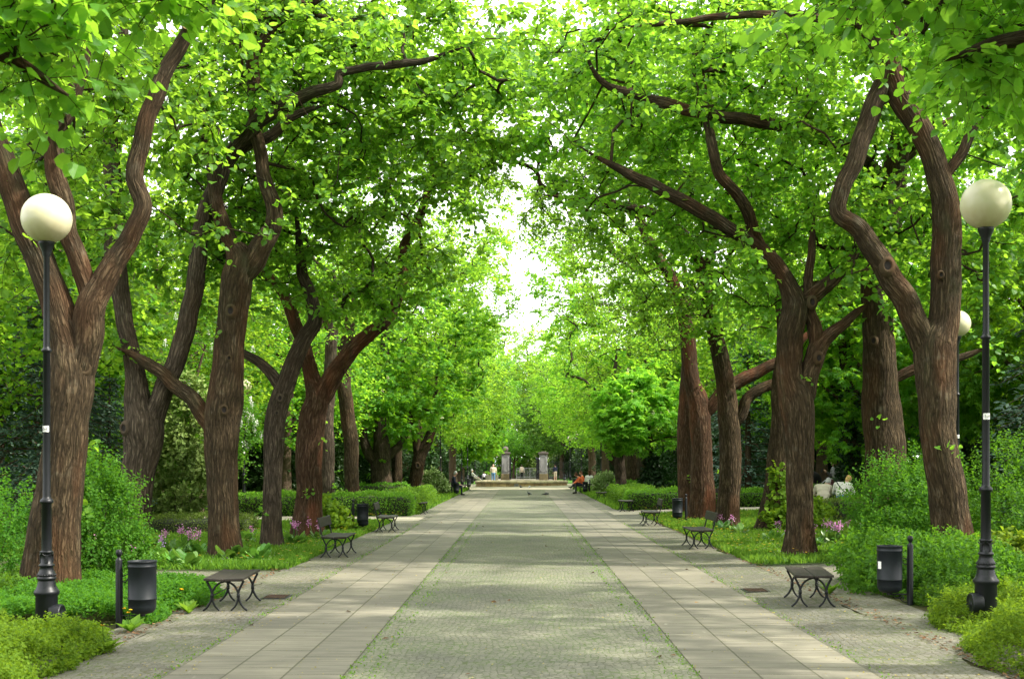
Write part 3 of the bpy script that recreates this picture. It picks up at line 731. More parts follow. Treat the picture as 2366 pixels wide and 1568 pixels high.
lime('massive dark upright lime trunk rising behind the big right shrub', 26.0,
     [[(2046, 1200, 100), (2046, 1100, 90), (2044, 1030, 88), (2038, 950, 86), (2034, 884, 76), (2028, 760, 72), (2026, 648, 72), (2040, 560, 66), (2054, 490, 62), (2066, 413, 54), (2080, 330, 46), (2095, 220, 38), (2105, 90, 30), (2110, -60, 22)],
      [(2060, 440, 34), (2010, 385, 31, -1), (1957, 344, 30, -1.8), (1900, 320, 30, -2.4), (1839, 301, 29, -2.8), (1761, 281, 28, -3), (1664, 269, 28, -3.2), (1566, 250, 27, -3.3), (1449, 211, 24, -3.4), (1390, 187, 21, -3.4), (1363, 141, 16, -3.4), (1340, 90, 12, -3.4)],
      [(2060, 880, 26), (2120, 850, 22), (2200, 830, 18), (2290, 800, 12)],
      [(2075, 380, 24), (2140, 320, 20), (2220, 260, 14)]],
     [(6.6, 26, 8.6, 4.8, 3.4, 4.0), (2.8, 25, 9.0, 3.4, 2.8, 2.3), (.7, 26, 9.6, 1.7, 1.8, 1.2), (.6, 26.4, 9.3, 1.6, 1.6, 1.0), (1.2, 26.6, 8.2, 1.4, 1.4, .9)], 33, 460, GR, minz=4.3, knots=[kn(2008, 790, 26, .06, (-.6, -1, 0), .25)])
lime('lime tree at the right bed corner that divides into twin upright trunks', 23.3,
     [[(1849, 1294, 80), (1848, 1200, 64), (1847, 1100, 63), (1846, 1000, 68), (1842, 930, 76), (1824, 870, 58), (1824, 780, 58), (1838, 710, 60), (1822, 660, 44), (1795, 610, 36), (1755, 575, 33), (1703, 539, 31, -.4), (1605, 480, 30, -.8), (1527, 437, 27, -1), (1468, 410, 23, -1), (1410, 379, 19, -1), (1340, 340, 13, -1)],
      [(1852, 950, 56), (1862, 890, 46), (1878, 840, 44), (1892, 800, 43), (1918, 770, 30), (1960, 738, 21), (2010, 700, 14)],
      [(1845, 700, 46), (1875, 685, 40), (1914, 656, 32), (1960, 610, 24), (2000, 540, 16)],
      [(1885, 810, 36), (1882, 760, 32), (1872, 710, 26), (1870, 620, 20), (1880, 500, 14)],
      [(1775, 595, 26), (1745, 548, 27), (1710, 457, 27, -.6), (1664, 398, 26, -.9), (1644, 332, 24, -.9), (1630, 240, 18), (1625, 140, 12)]],
     [(5.0, 23.4, 8.4, 4.4, 3.2, 3.7), (2.4, 23, 9.0, 2.6, 2.6, 2.6), (1.6, 23.5, 7.4, 1.6, 1.6, 1.0)], 34, 370, GR, minz=4.3,
     knots=[kn(1870, 702, 23.3, .065, (0, -1, 0), .22), kn(1886, 829, 23.3, .065, (0, -1, 0), .18)])
lime('lime trunk slanting right to left behind the twin trunk with a climbing shoot', 31.5,
     [[(1776, 1236, 64), (1788, 1140, 52), (1798, 1050, 47), (1804, 960, 42), (1805, 880, 38), (1812, 780, 34), (1800, 680, 30), (1760, 560, 24), (1700, 440, 19), (1640, 360, 15), (1566, 309, 13), (1488, 266, 11), (1410, 219, 9), (1332, 180, 8), (1234, 152, 5)]],
     [(5.6, 31.5, 9.0, 4.4, 3.2, 4.3), (1.8, 31, 11.2, 2.2, 2.6, 2.2), (.5, 31.6, 11.4, 1.8, 2, 1.3), (.3, 32, 10.8, 1.6, 1.6, 1.2)], 35, 380, GR, minz=4.4, sprouts=9)
lime('lime trunk with a curved side bough touching its neighbour, behind the right backrest bench', 33.4,
     [[(1680, 1227, 60), (1684, 1150, 51), (1687, 1050, 52), (1684, 960, 48), (1678, 900, 42), (1665, 830, 38), (1650, 760, 34), (1632, 690, 31), (1616, 610, 28), (1580, 545, 26, -.8), (1546, 519, 25, -1.5), (1507, 492, 24, -2), (1429, 476, 22, -2.4), (1347, 461, 19, -2.6), (1254, 450, 14, -2.6)],
      [(1690, 985, 36), (1705, 965, 30), (1718, 941, 27), (1736, 912, 26), (1780, 890, 24), (1820, 860, 18)],
      [(1300, 456, 12), (1254, 430, 11), (1234, 391, 10), (1156, 363, 9), (1097, 344, 6)],
      [(1240, 395, 8), (1262, 320, 8), (1273, 270, 7)],
      [(1635, 700, 24), (1640, 600, 20), (1660, 480, 15)]],
     [(4.6, 33.4, 9.0, 4.4, 3.2, 4.3), (1.4, 33, 9.2, 2.2, 2.2, 2.0), (.2, 34, 9.6, 1.4, 1.6, 1.1), (.5, 34.2, 9.2, 1.4, 1.4, .9)], 36, 400, GR, minz=4.4)
lime('reddish lime trunk with a broad elbow to the right, beside the second right bin', 38.0,
     [[(1622, 1208, 62), (1622, 1100, 53), (1620, 1000, 51), (1614, 940, 50), (1600, 880, 37), (1592, 820, 35), (1582, 740, 33), (1555, 650, 29), (1524, 600, 26), (1500, 560, 24), (1470, 480, 18), (1440, 400, 13)],
      [(1625, 960, 38), (1645, 935, 33), (1690, 890, 32), (1770, 850, 27), (1840, 800, 20), (1900, 740, 14)]],
     [(4.6, 38, 9.6, 4.4, 3.2, 4.7), (1.0, 38.5, 10.4, 1.5, 1.8, 1.4)], 37, 310, GR, minz=4.2, bark='bark_red', tmpl=OVAL, size=.14)
lime('pale reddish lime trunk at the left end of the right trunk group', 42.6,
     [[(1583, 1192, 34), (1581, 1100, 31), (1580, 1000, 29), (1583, 900, 27), (1590, 800, 24), (1590, 680, 20), (1570, 560, 16)]],
     [(5.2, 42.6, 9.6, 4.2, 3.4, 4.8), (2.2, 42.6, 9.6, 2.0, 2.4, 2.0)], 38, 260, GR, minz=4.0, bark='bark_red')
lime('lime trunk with a knot hole and a slanted stem behind the pale right bush', 64,
     [[(1436, 1134, 26), (1433, 1080, 24), (1428, 1040, 22), (1420, 1010, 20), (1418, 920, 18), (1425, 800, 14)], [(1420, 1075, 12), (1410, 1050, 15), (1400, 1015, 15), (1385, 960, 13), (1370, 880, 9)]],
     [(4.4, 64, 9.4, 3.9, 3.4, 5.2), (2.0, 63, 11.5, 2.3, 3, 3), (1.5, 60, 12, 1.4, 2, 1.5)], 39, 310, GR, minz=3.2, bark='bark_grey', knots=[kn(1432, 1043, 64, .09, (0, -1, 0), .3)])
lime('dark lime trunk, middle one of the far right three behind the hedge corner', 68,
     [[(1461, 1132, 26), (1460, 1060, 26), (1455, 1010, 22), (1450, 900, 18), (1455, 760, 13)]], [(5.6, 69, 9.8, 4.2, 3.4, 5.4)], 40, 190, GR, minz=3.4)
lime('greyish lime trunk, rightmost of the far three beside the ivy stump', 70,
     [[(1483, 1130, 26), (1482, 1060, 25), (1484, 1000, 23), (1490, 900, 19), (1495, 780, 14)]], [(6.6, 70, 9.8, 4.2, 3.6, 5.4)], 41, 190, GR, minz=3.4, bark='bark_grey')

# ------------------------------------------------------------------ trees of the park behind: a few kinds, each then copied
def kind_tree(name, label, seed, H, R, trunk_r, n, leaf, tmpl, size, low=.28, group=None, candles=0, twigs=1.7, lpt=7, twl=.7, bark='bark_far', cat='tree', blossom='cream'):
    rng = np.random.default_rng(seed)
    top = np.array([(0, 0, 0, trunk_r * 1.15), (.05, .05, H * .15, trunk_r), (rng.normal() * .15, .1, H * .35, trunk_r * .8), (rng.normal() * .4, rng.normal() * .3, H * .6, trunk_r * .5), (rng.normal() * .5, 0, H * .85, trunk_r * .2)])
    limbs = [top]
    for i in range(7):
        a = i * 2.4 + rng.random(); z0 = H * (.22 + .06 * i); o = np.array((math.cos(a), math.sin(a)))
        st = np.array([np.interp(z0, top[:, 2], top[:, 0]), np.interp(z0, top[:, 2], top[:, 1])]); L = R * (.75 - .05 * i)
        limbs.append([(st[0], st[1], z0, trunk_r * .5), (*(st + o * L * .35), z0 + L * .35, trunk_r * .36), (*(st + o * L * .7), z0 + L * .6, trunk_r * .22), (*(st + o * L), z0 + L * .75, trunk_r * .1)])
    zc = H * (low + (1 - low) / 2); rz = H * (1 - low) / 2
    return tree(name, label, limbs, [(0, 0, zc, R, R, rz), (0, 0, zc - rz * .35, R * 1.02, R * 1.02, rz * .6)], seed, n, group=group, leaf=leaf, tmpl=tmpl, size=size, twigs=twigs, lpt=lpt, twl=twl, bark=bark, nside=20,
                candles=candles, local=True, cat=cat, blossom=blossom)

def conifer(name, label, seed, H, R, leaf, n_lev=26, group=None, cat='tree', size=.2):
    rng = np.random.default_rng(seed); root = empty(name, (0, 0, 0), label, cat, group)
    tm = MB(); tube(tm, [(0, 0, -.05), (0, .02, H * .5), (0, 0, H * .98)], [.17, .11, .02], 10, uvs=True)
    cm = MB(); PP = []; AX = []; NN = []
    tb = []; tr_ = []
    for l in range(n_lev):
        z = H * (.05 + .93 * (l / n_lev) ** .9); L = R * (1 - z / H) ** .8 + .12
        for b in range(7):
            a = rng.random() * 6.28; o = np.array((math.cos(a), math.sin(a), 0)); l2 = L * (.75 + .4 * rng.random())
            e = np.array((0, 0, z)) + o * l2 + np.array((0, 0, -.22 * l2)); mdl = np.array((0, 0, z)) + o * l2 * .5
            tb.append([(0, 0, z), mdl, e]); tr_.append([.03, .02, .006])
            k = int(10 + 26 * l2); t = rng.random(k) ** .7
            pos = np.where((t < .5)[:, None], np.array((0, 0, z)) + (mdl - np.array((0, 0, z))) * (2 * t)[:, None], mdl + (e - mdl) * (2 * t - 1)[:, None])
            sd = np.cross(o, (0, 0, 1)); w = rng.normal(size=k)
            pos = pos + sd * (w * .18 * l2 * (1 - t * .6))[:, None] + rng.normal(size=(k, 3)) * .05
            PP.append(pos); AX.append(o * .7 + sd * (np.sign(w) * .8)[:, None] + np.array((0, 0, -.15)) + rng.normal(size=(k, 3)) * .3); NN.append(np.array((0, 0, 1.0)) + rng.normal(size=(k, 3)) * .5)
    tubes_batch(tm, np.array(tb, float), np.array(tr_), 4)
    leaves(cm, np.concatenate(PP), np.concatenate(AX), np.concatenate(NN), size * (.6 + .7 * rng.random(sum(len(x) for x in PP))), NEEDLE, rng)
    tm.obj('trunk', M['bark_far'], root); cm.obj('crown', M[leaf], root)
    return root
NEEDLE = (np.array(((0, 0, 0), (-.2, .5, .03), (0, 1.0, -.04), (.2, .5, .03))), [(0, 3, 2, 1)])
SPRAY = (np.array(((0, 0, 0), (-.3, .55, .05), (0, 1.0, -.1), (.3, .55, .05))), [(0, 3, 2, 1)])

def bush(name, label, cat, base, blobs, n, size, mat, tmpl=OVAL, seed=1, stems=14, fill=.45, group=None, per=8, sprig=.22, up=.5, flowers=None, stem_mat='bark_far', lump=.16):
    """blobs relative to base: (cx,cy,cz,rx,ry,rz)."""
    rng = np.random.default_rng(seed); root = empty(name, base, label, cat, group)
    B = np.array(blobs, float); ar = (B[:, 3] * B[:, 4] + B[:, 3] * B[:, 5] + B[:, 4] * B[:, 5])
    ns = n // per; w = rng.choice(len(B), ns * 2, p=ar / ar.sum())
    q = nrm(rng.normal(size=(ns * 2, 3))); b = B[w]
    lf = 1 + lump * np.sin(q[:, 0] * 5 + w * 2) * np.sin(q[:, 2] * 6 + w) + lump * .7 * np.sin(q[:, 1] * 9 + q[:, 2] * 7 + w)
    f = (1 - fill * rng.random(ns * 2) ** 1.6) * lf
    p = b[:, :3] + q * f[:, None] * b[:, 3:6]
    ins = np.zeros(len(p), bool)
    for i, c in enumerate(B): ins |= (w != i) & ((((p - c[:3]) / c[3:6]) ** 2).sum(1) < .35)
    ok = (p[:, 2] > .02) & ~ins; p = p[ok][:ns]; q = q[ok][:ns]; k = len(p)
    d = nrm(q * (1 - up) + np.array((0, 0, up)) + rng.normal(size=(k, 3)) * .35)
    t = (np.arange(per) + .3) / per
    pos = p[:, None] + d[:, None] * (t[None, :, None] * sprig)
    sd = nrm(np.cross(d, rng.normal(size=(k, 3)))); sg = np.where(np.arange(per) % 2 == 0, 1.0, -1.0)[None, :, None]
    ax = d[:, None] * .5 + sd[:, None] * sg * .8 + rng.normal(size=(k, per, 3)) * .35
    nn = nrm(q)[:, None] * .5 + np.array((0, 0, .8)) + rng.normal(size=(k, per, 3)) * .5
    cm = MB(); rnd = np.clip(np.repeat(rng.random(k) * .5, per) + rng.random(k * per) * .5, 0, 1)
    leaves(cm, pos.reshape(-1, 3), ax.reshape(-1, 3), nn.reshape(-1, 3), size * (.6 + .7 * rng.random(k * per)), tmpl, rng, 0, rnd)
    sm = MB(); ii = rng.choice(k, min(stems, k), replace=False)
    for i in ii:
        e = p[i]; c0 = np.array((e[0] * .35, e[1] * .35, -.02)); mid = (c0 + e) / 2 + rng.normal(size=3) * .06
        tube(sm, catmull([c0, mid, e], .15), np.linspace(.012, .004, len(catmull([c0, mid, e], .15))), 5, uvs=True)
    if stems: sm.obj('stems', M[stem_mat], root)
    cm.obj('foliage', M[mat], root)
    if flowers:
        fm = MB(); kk = flowers[0]; ii = rng.choice(k, kk); pp = p[ii] + d[ii] * sprig
        leaves(fm, np.repeat(pp, 6, 0) + rng.normal(size=(kk * 6, 3)) * .03, rng.normal(size=(kk * 6, 3)), rng.normal(size=(kk * 6, 3)), flowers[2], CARD, rng)
        fm.obj('blossom', M[flowers[1]], root)
    return root

def hedge(label, x0, x1, y0, y1, h, seed, mat='hedge', dens=850, size=.068, skip=(), z=0, name='hedge', group=None, curve=0.0):
    rng = np.random.default_rng(seed); root = empty(name, ((x0 + x1) / 2, (y0 + y1) / 2, z), label, 'hedge', group)
    hx, hy = (x1 - x0) / 2, (y1 - y0) / 2
    P_, N_ = [], []
    for ax, sg, (a, b) in (('x', -1, (hy, h)), ('x', 1, (hy, h)), ('y', -1, (hx, h)), ('t', 1, (hx, hy))):
        if ax + str(sg) in skip: continue
        if ax == 't':
            k = int(dens * 4 * hx * hy); p = np.stack([rng.uniform(-hx, hx, k), rng.uniform(-hy, hy, k), np.full(k, h)], 1); nr = (0, 0, 1)
        elif ax == 'x':
            k = int(dens * 2 * hy * h); p = np.stack([np.full(k, sg * hx), rng.uniform(-hy, hy, k), rng.random(k) * h], 1); nr = (sg, 0, 0)
        else:
            k = int(dens * 2 * hx * h); p = np.stack([rng.uniform(-hx, hx, k), np.full(k, sg * hy), rng.random(k) * h], 1); nr = (0, sg, 0)
        P_.append(p); N_.append(np.tile(nr, (k, 1)))
    p = np.concatenate(P_); nr = np.concatenate(N_).astype(float)
    wob = .035 * (np.sin(p[:, 0] * 2.3) + np.sin(p[:, 1] * 2.9 + p[:, 2] * 5) + np.sin(p[:, 0] * 6.1 + p[:, 2] * 7))
    p = p + nr * (wob + rng.normal(size=len(p)) * .035)[:, None] + rng.normal(size=p.shape) * .02
    cm = MB()
    leaves(cm, p, nr + rng.normal(size=p.shape) * .8 + np.array((0, 0, .4)), nr * .7 + np.array((0, 0, .5)) + rng.normal(size=p.shape) * .5, size * (.6 + .7 * rng.random(len(p))), OVAL, rng)
    core = MB(); box(core, (0, 0, h / 2 - .03), (2 * hx - .14, 2 * hy - .14, h - .08), bev=.06)
    core.obj('twig_core', M['hedge_core'], root); cm.obj('foliage', M[mat], root)
    return root
M['hedge_core'] = plain('hedge_twigs', (.022, .030, .010), .95, noise=(18, .7), bump=(30, .9, .05))

# ------------------------------------------------------------------ ground
def sheet(name, polys, z, mat, parent=None):
    mb = MB()
    for poly in polys:
        v = [(x, y, z + gz(x)) for x, y in poly]
        mb.add(v, [tuple(range(len(v)))], smooth=False)
    o = mb.obj(name, M[mat]); return tag(o, kind='structure')
def rect(x0, x1, y0, y1):
    br = [b for b in (3.1, 12.1) if x0 < b < x1]; xs = [x0] + br + [x1]
    return [[(a, y0), (b, y0), (b, y1), (a, y1)] for a, b in zip(xs[:-1], xs[1:])]
sheet('ground', rect(-400, 400, -60, 900), 0, 'soil')
sheet('lawn', rect(-90, -3.9, 46, 150) + rect(3.9, 90, 49, 150) + rect(-90, -13, -10, 46) + rect(13, 90, -10, 49), .004, 'lawn')
def wavy_strip(name, side, x0, x1, y0, y1, z, mat, seed, amp=.07):
    rng = np.random.default_rng(seed); ys = np.arange(y0, y1 + .1, .35); ph = rng.random(4) * 6.28
    e = x1 + amp * (np.sin(ys * 1.3 + ph[0]) + .7 * np.sin(ys * 3.1 + ph[1]) + .5 * np.sin(ys * 7 + ph[2]))
    v = []; f = []
    for i, y in enumerate(ys):
        v += [(side * x0, y, z + gz(side * x0)), (side * e[i], y, z + gz(side * e[i]))]
        if i: f.append((2 * i - 2, 2 * i - 1, 2 * i + 1, 2 * i) if side > 0 else (2 * i - 2, 2 * i, 2 * i + 1, 2 * i - 1))
    return tag(MB().add(v, f, smooth=False).obj(name, M[mat]), kind='structure')
tag(MB().add([(-1.5, -30, .012), (1.5, -30, .012), (1.5, 93, .012), (-1.5, 93, .012)], [(0, 1, 2, 3)]).obj('cobbled_path', M['cobble']), kind='structure')
for s_ in (-1, 1):
    a, b = sorted((s_ * 1.5, s_ * 3.0))
    tag(MB().add([(a, -30, .016), (b, -30, .016), (b, 93, .016), (a, 93, .016)], [(0, 1, 2, 3)]).obj('slab_pavement', M['slab']), kind='structure')
    wavy_strip('cobbled_verge', s_, 3.0, 4.0 if s_ < 0 else 4.05, -30, 93, .012, 'verge', 5 + s_)
sheet('cobbled_verge', rect(4.0, 4.75, 8, 18.9) + rect(-4.4, -3.95, 8, 18.6), .010, 'verge')
sheet('side_path', rect(-16, -3.9, 18.6, 20.9) + rect(3.95, 16, 18.9, 21.6), .008, 'verge')
sheet('gravel_path', rect(-18, -3.2, 38.9, 42.2) + rect(3.2, 18, 43.3, 46.6), .020, 'gravel')
sheet('plaza', [[(8.5 * math.sin(a), 97 + 12 * math.cos(a)) for a in np.linspace(0, 2 * PI, 40, endpoint=False)][::-1]] + [[(-3.4, 105), (3.4, 105), (3.4, 146), (-3.4, 146)]], .020, 'gravel')
sheet('street', [[(-80, 150), (80, 150), (80, 153), (-80, 153)]], .02, 'asphalt')
sheet('flower_bed', rect(-13, -3.92, 20.95, 38.85) + rect(4.0, 13, 21.7, 43.2), .008, 'bedsoil')

# fallen bracts and dry leaves on the paving
def litter(name, label, n, mat, sizes, region, seed, cat, z=.022):
    rng = np.random.default_rng(seed); mb = MB()
    x, y = region(rng, n)
    p = np.stack([x, y, z + .006 * rng.random(n) + np.array([gz(a) for a in x])], 1)
    leaves(mb, p, np.stack([rng.normal(size=n), rng.normal(size=n), .05 * rng.normal(size=n)], 1), np.array((0, 0, 1.0)) + rng.normal(size=(n, 3)) * .25, sizes[0] + (sizes[1] - sizes[0]) * rng.random(n), CARD, rng)
    return tag(mb.obj(name, M[mat]), label, cat, kind='stuff')
def reg_path(rng, n):
    y = 8 + 40 * rng.random(n) ** 1.6
    x = rng.normal(size=n) * 2.2; x = np.where(rng.random(n) < .55, np.sign(x) * (2.8 + np.abs(rng.normal(size=n)) * .55), x)
    return np.clip(x, -4.2, 4.2), y
litter('fallen_bracts', 'yellowish fallen lime bracts speckling the paving', 5200, 'fleck', (.008, .026), reg_path, 1, 'fallen bracts')
litter('dry_leaves', 'brown dry leaves lying along the edges of the beds', 2600, 'brown_litter', (.02, .055), lambda r, n: (np.where(r.random(n) < .5, -1, 1) * (3.98 + np.abs(r.normal(size=n)) * .14), 8 + 32 * r.random(n) ** 1.4), 2, 'dry leaves')
litter('twig_scraps', 'small dark twig scraps on the slabs', 60, 'brown_litter', (.03, .09), lambda r, n: (r.uniform(-3, 3, n), r.uniform(10, 40, n)), 3, 'twigs')
def tufts(name, label, n, region, hgt, seed, mat='grass', cat='grass', kind='stuff', wd=.12, z=.0, lean=.45):
    rng = np.random.default_rng(seed); x, y = region(rng, n); n = len(x); h = hgt * (.5 + .8 * rng.random(n))
    mb = MB(); p = np.stack([x, y, z + np.array([gz(a) for a in x])], 1)
    ax = np.stack([rng.normal(size=n) * lean, rng.normal(size=n) * lean, np.ones(n)], 1)
    leaves(mb, p, ax, rng.normal(size=(n, 3)), h, (np.array(((-wd / 2, 0, 0), (wd / 2, 0, 0), (wd * .55, .55, .05), (0, 1, .22), (-wd * .55, .55, .05))), [(0, 1, 2, 3, 4)]), rng)
    return tag(mb.obj(name, M[mat]), label, cat, kind=kind)
def reg_rect(*rs):
    def f(rng, n):
        a = np.array([(r[1] - r[0]) * (r[3] - r[2]) * (r[4] if len(r) > 4 else 1) for r in rs]); w = rng.choice(len(rs), n, p=a / a.sum()); R = np.array([r[:4] for r in rs])[w]
        return R[:, 0] + (R[:, 1] - R[:, 0]) * rng.random(n), R[:, 2] + (R[:, 3] - R[:, 2]) * rng.random(n)
    return f
tufts('grass', 'lush low green grass of the left flower bed', 62000, reg_rect((-6.5, -3.95, 21.2, 38.6, 2.2), (-12.5, -6.5, 23.5, 38.6)), .12, 4, wd=.26)
tufts('grass', 'lush low green grass of the right flower bed', 62000, reg_rect((4.05, 6.8, 21.9, 43, 2.2), (6.8, 12.5, 24, 43)), .12, 5, wd=.26)
tufts('grass', 'rough grass along the far path edges', 26000, reg_rect((-6, -3.6, 45, 86), (3.6, 6.2, 48, 88)), .2, 6, wd=.3)
tufts('joint_moss', 'green tufts growing in the joints between slabs and setts', 4200, lambda r, n: (np.where(r.random(n) < .5, -1, 1) * np.where(r.random(n) < .6, np.where(r.random(n) < .6, 1.47, 1.27) + r.normal(size=n) * .03, 3.01 + np.abs(r.normal(size=n)) * .06), 7.5 + 30 * r.random(n) ** 1.3), .022, 7, cat='moss', wd=.5, z=.012, lean=1.0)
def flowers(name, label, n, region, h, mat, size, seed, cat):
    rng = np.random.default_rng(seed); x, y = region(rng, n); mb = MB()
    hz = h * (.7 + .5 * rng.random(n))
    p = np.repeat(np.stack([x, y, hz + np.array([gz(a) for a in x])], 1), 7, 0); a = np.tile(np.arange(7) * 2 * PI / 7, n)
    leaves(mb, p, np.stack([np.cos(a), np.sin(a), .25 + 0 * a], 1), np.array((0, 0, 1.0)) + rng.normal(size=(n * 7, 3)) * .1, size, CARD, rng)
    return tag(mb.obj(name, M[mat]), label, cat, kind='stuff')
flowers('dandelion_flowers', 'yellow dandelion flowers dotted over both beds and verges', 1000, reg_rect((-5, -3.7, 21.5, 42, 2.5), (3.75, 5.2, 22, 46, 2.5), (-9, -5, 22, 38), (5, 9, 24, 43), (-5.4, -3.7, 55, 80, 2), (3.7, 5.2, 58, 80, 2)), .18, 'yellow', .030, 8, 'flowers')
flowers('violet_flowers', 'tiny pale violet flowers in the grass of both beds', 420, reg_rect((-6, -4, 21.3, 30), (4.1, 6.5, 22, 30)), .15, 'lilac', .013, 9, 'flowers')

# ------------------------------------------------------------------ background planting
def put(o, x, y, rz=0.0, sc=1.0): o.location = (x, y, gz(x)); o.rotation_euler = (0, 0, rz); o.scale = (sc,) * 3 if np.isscalar(sc) else sc; return o
rngb = np.random.default_rng(77)
def grove(proto, spots, group, label=None):
    """spots: (x, y, scale, label). The first is the tree itself, the others its copies."""
    for i, sp in enumerate(spots):
        lab = sp[3] if len(sp) > 3 else label
        a = rngb.random() * 6.28
        if i == 0: put(proto, sp[0], sp[1], a, sp[2]); proto['label'] = lab; proto['group'] = group
        else: copy_tree(proto, (sp[0], sp[1], gz(sp[0])), a, sp[2], lab, group)
BG = 'leafy tree of the park wood behind the avenue rows'
pA = kind_tree('park_tree', BG, 51, 13, 5.0, .27, 430, 'lime_far', CARD, .17, .20)
pB = kind_tree('park_tree', BG, 52, 12, 4.8, .25, 300, 'chestnut', FAN, .25, .16, lpt=5)
pC = kind_tree('park_tree', BG, 53, 14, 5.2, .30, 330, 'maple', CARD, .17, .16)
grove(pA, [(-12.5, 43, .85), (-10.5, 56, .9), (-6.4, 79, 1.05), (-6.0, 91, 1.1), (-5.6, 103, 1.12), (-15, 70, 1.2), (-16, 50, 1.3), (-16.5, 36, 1.2), (-13.5, 30, .95), (-20, 42, 1.4), (-13, 60, 1.25), (15.5, 46, 1.15), (-24, 30, 1.2), (18, 28, 1.0), (-3, 174, 1.7), (4.5, 178, 1.6), (1, 184, 1.75), (6.8, 80, 1.0), (6.0, 91, 1.05), (5.8, 103, 1.1), (12.5, 52, .9), (14, 66, 1.05), (19, 48, 1.05), (21, 36, .95)], 'park trees', BG)
for x_, y_, s_ in ((-7.5, -4, 1.0), (7.5, -4.5, 1.0), (-7, -14, 1.05), (7, -15, 1.05), (-7, -25, 1.05), (7, -26, 1.05)):
    copy_tree(pA, (x_, y_, 0), x_ + y_, s_, 'unseen lime tree added to the avenue behind the viewpoint to block sky light', 'unseen shade trees behind the viewpoint')  # unseen trees, added to cut the sky light on trunks and limbs
grove(pB, [(-15, 39, .8), (-9.5, 67, .95), (-12, 88, 1.1), (13.5, 56, .9), (11.5, 41, .75), (10, 72, 1.0), (14, 92, 1.15), (16, 38, .9)], 'park trees', BG)
BGD = 'dark leaved tree closing off the wood in the distance'
grove(pC, [(-17, 60, 1.0), (-24, 52, 1.1), (-21, 82, 1.2), (17, 58, 1.0), (24, 60, 1.15), (20, 84, 1.2), (-16, 108, 1.2), (16, 110, 1.2), (-12, 122, 1.15), (-29, 70, 1.2), (29, 74, 1.2), (-26, 40, 1.0), (27, 44, 1.05), (13.5, 128, 1.1), (-10, 180, 1.0), (12, 182, 1.1), (-26, 176, 1.2), (28, 178, 1.2), (-16, 174, 1.5), (16, 178, 1.5), (-7, 165, 1.4), (10, 166, 1.35), (-18, 150, 1.2), (20, 150, 1.2)], 'dark park trees', BGD)
cand = kind_tree('chestnut_tree', 'tall chestnut with cream blossom candles left of the gate', 54, 15, 5.2, .3, 520, 'chestnut', FAN, .3, .08, candles=70, lpt=6)
put(cand, -5.9, 122, .4, 1.0)
dk = kind_tree('maple_tree', 'dark green spreading tree overhanging the gate from the right', 55, 13, 5.2, .3, 560, 'maple', CARD, .2, .2, twigs=2.0)
put(dk, 4.6, 141, 1.0, 1.05)
grove(kind_tree('flowering_tree', '', 56, 9, 2.6, .14, 200, 'shrub', OVAL, .15, .12, candles=60, blossom='white_fl'), [(-9.6, 37.5, .75, 'small white flowering tree glimpsed between left trunks')], None)
smalltree = tree('young_tree', 'slim young tree standing in the gap of the park gate', [[(-.92, 146, 0, .15), (-.9, 146, 1.2, .13), (-.86, 146, 1.9, .12), (-.75, 146, 2.8, .07), (-.6, 146, 4, .04)], [(-.88, 146, 1.7, .07), (-1.5, 146, 2.7, .05), (-1.9, 146, 3.6, .03)], [(-.86, 146, 1.9, .07), (-.1, 146, 2.7, .05), (.6, 146.2, 3.3, .03)], [(-.8, 146, 2.4, .05), (-.4, 145.6, 3.6, .03)]],
     [(-.3, 146, 4.0, 3.0, 2.4, 1.9)], 57, 210, leaf='hedge', tmpl=CARD, size=.17, twigs=1.6, lpt=6, bark='bark_far', nside=16, minz=2.2)
ivytree = tree('chestnut_tree', 'young chestnut with an ivy wrapped trunk by the right hedge corner', [[(6.45, 62, 0, .17), (6.42, 62, 1.5, .15), (6.35, 62, 3, .12), (6.25, 62, 4.5, .09), (6.2, 62, 6, .04)]] + [[(6.35, 62, z, .05), (6.35 + 1.0 * math.cos(a), 62 + 1.0 * math.sin(a), z + .2, .03), (6.35 + 2.2 * math.cos(a), 62 + 2.0 * math.sin(a), z + .1, .012)] for z, a in ((2.4, 3.3), (2.9, -.3), (3.4, 2.2), (3.9, 4.3), (2.7, 5.2))],
     [(5.6, 61.5, 4.2, 2.3, 1.9, 2.0), (6.3, 62, 5.2, 1.8, 1.8, 1.8)], 58, 210, group='chestnut trees', leaf='chestnut_lit', tmpl=FAN, size=.24, twigs=1.8, lpt=5, bark='bark_far', nside=16, candles=12, minz=2.0)
bush('ivy', 'dark ivy mound wrapping the foot of the young chestnut', 'ivy', (6.45, 61.9, gz(6.4)), [(0, 0, .5, .62, .5, .7), (0, 0, 1.3, .36, .36, .8)], 2600, .13, 'ivy', HEART, 61, 0)
# ivy clad trunk beyond the seated pair
IVT = [[(10.9, 41, 0, .36), (10.85, 41, 2, .32), (10.75, 41, 4, .28), (10.5, 41, 6.5, .2), (10.3, 41, 9, .1)], [(10.75, 41, 3.6, .1), (9.9, 41, 4.6, .08), (9.0, 40.6, 5.2, .05)]]
tree('ivy_clad_tree', 'tree whose whole trunk is clad in dark ivy, right of the standing woman', IVT, [(10.2, 41, 8.2, 3.4, 2.8, 3.2)], 59, 190, leaf='lime_far', tmpl=CARD, size=.15, nside=24, minz=4.5)
bush('ivy', 'thick dark ivy covering an upright trunk right of the standing woman', 'ivy', (10.88, 41, gz(10.9)), [(0, 0, .8, .5, .45, 1.1), (-.04, 0, 2.1, .48, .44, 1.3), (-.1, 0, 3.6, .42, .4, 1.1)], 6800, .10, 'ivy', HEART, 62, 0, per=6)
SPL = 'blue green spruce with drooping boughs behind the avenue'
sp = conifer('spruce_tree', SPL, 63, 8.5, 2.6, 'spruce')
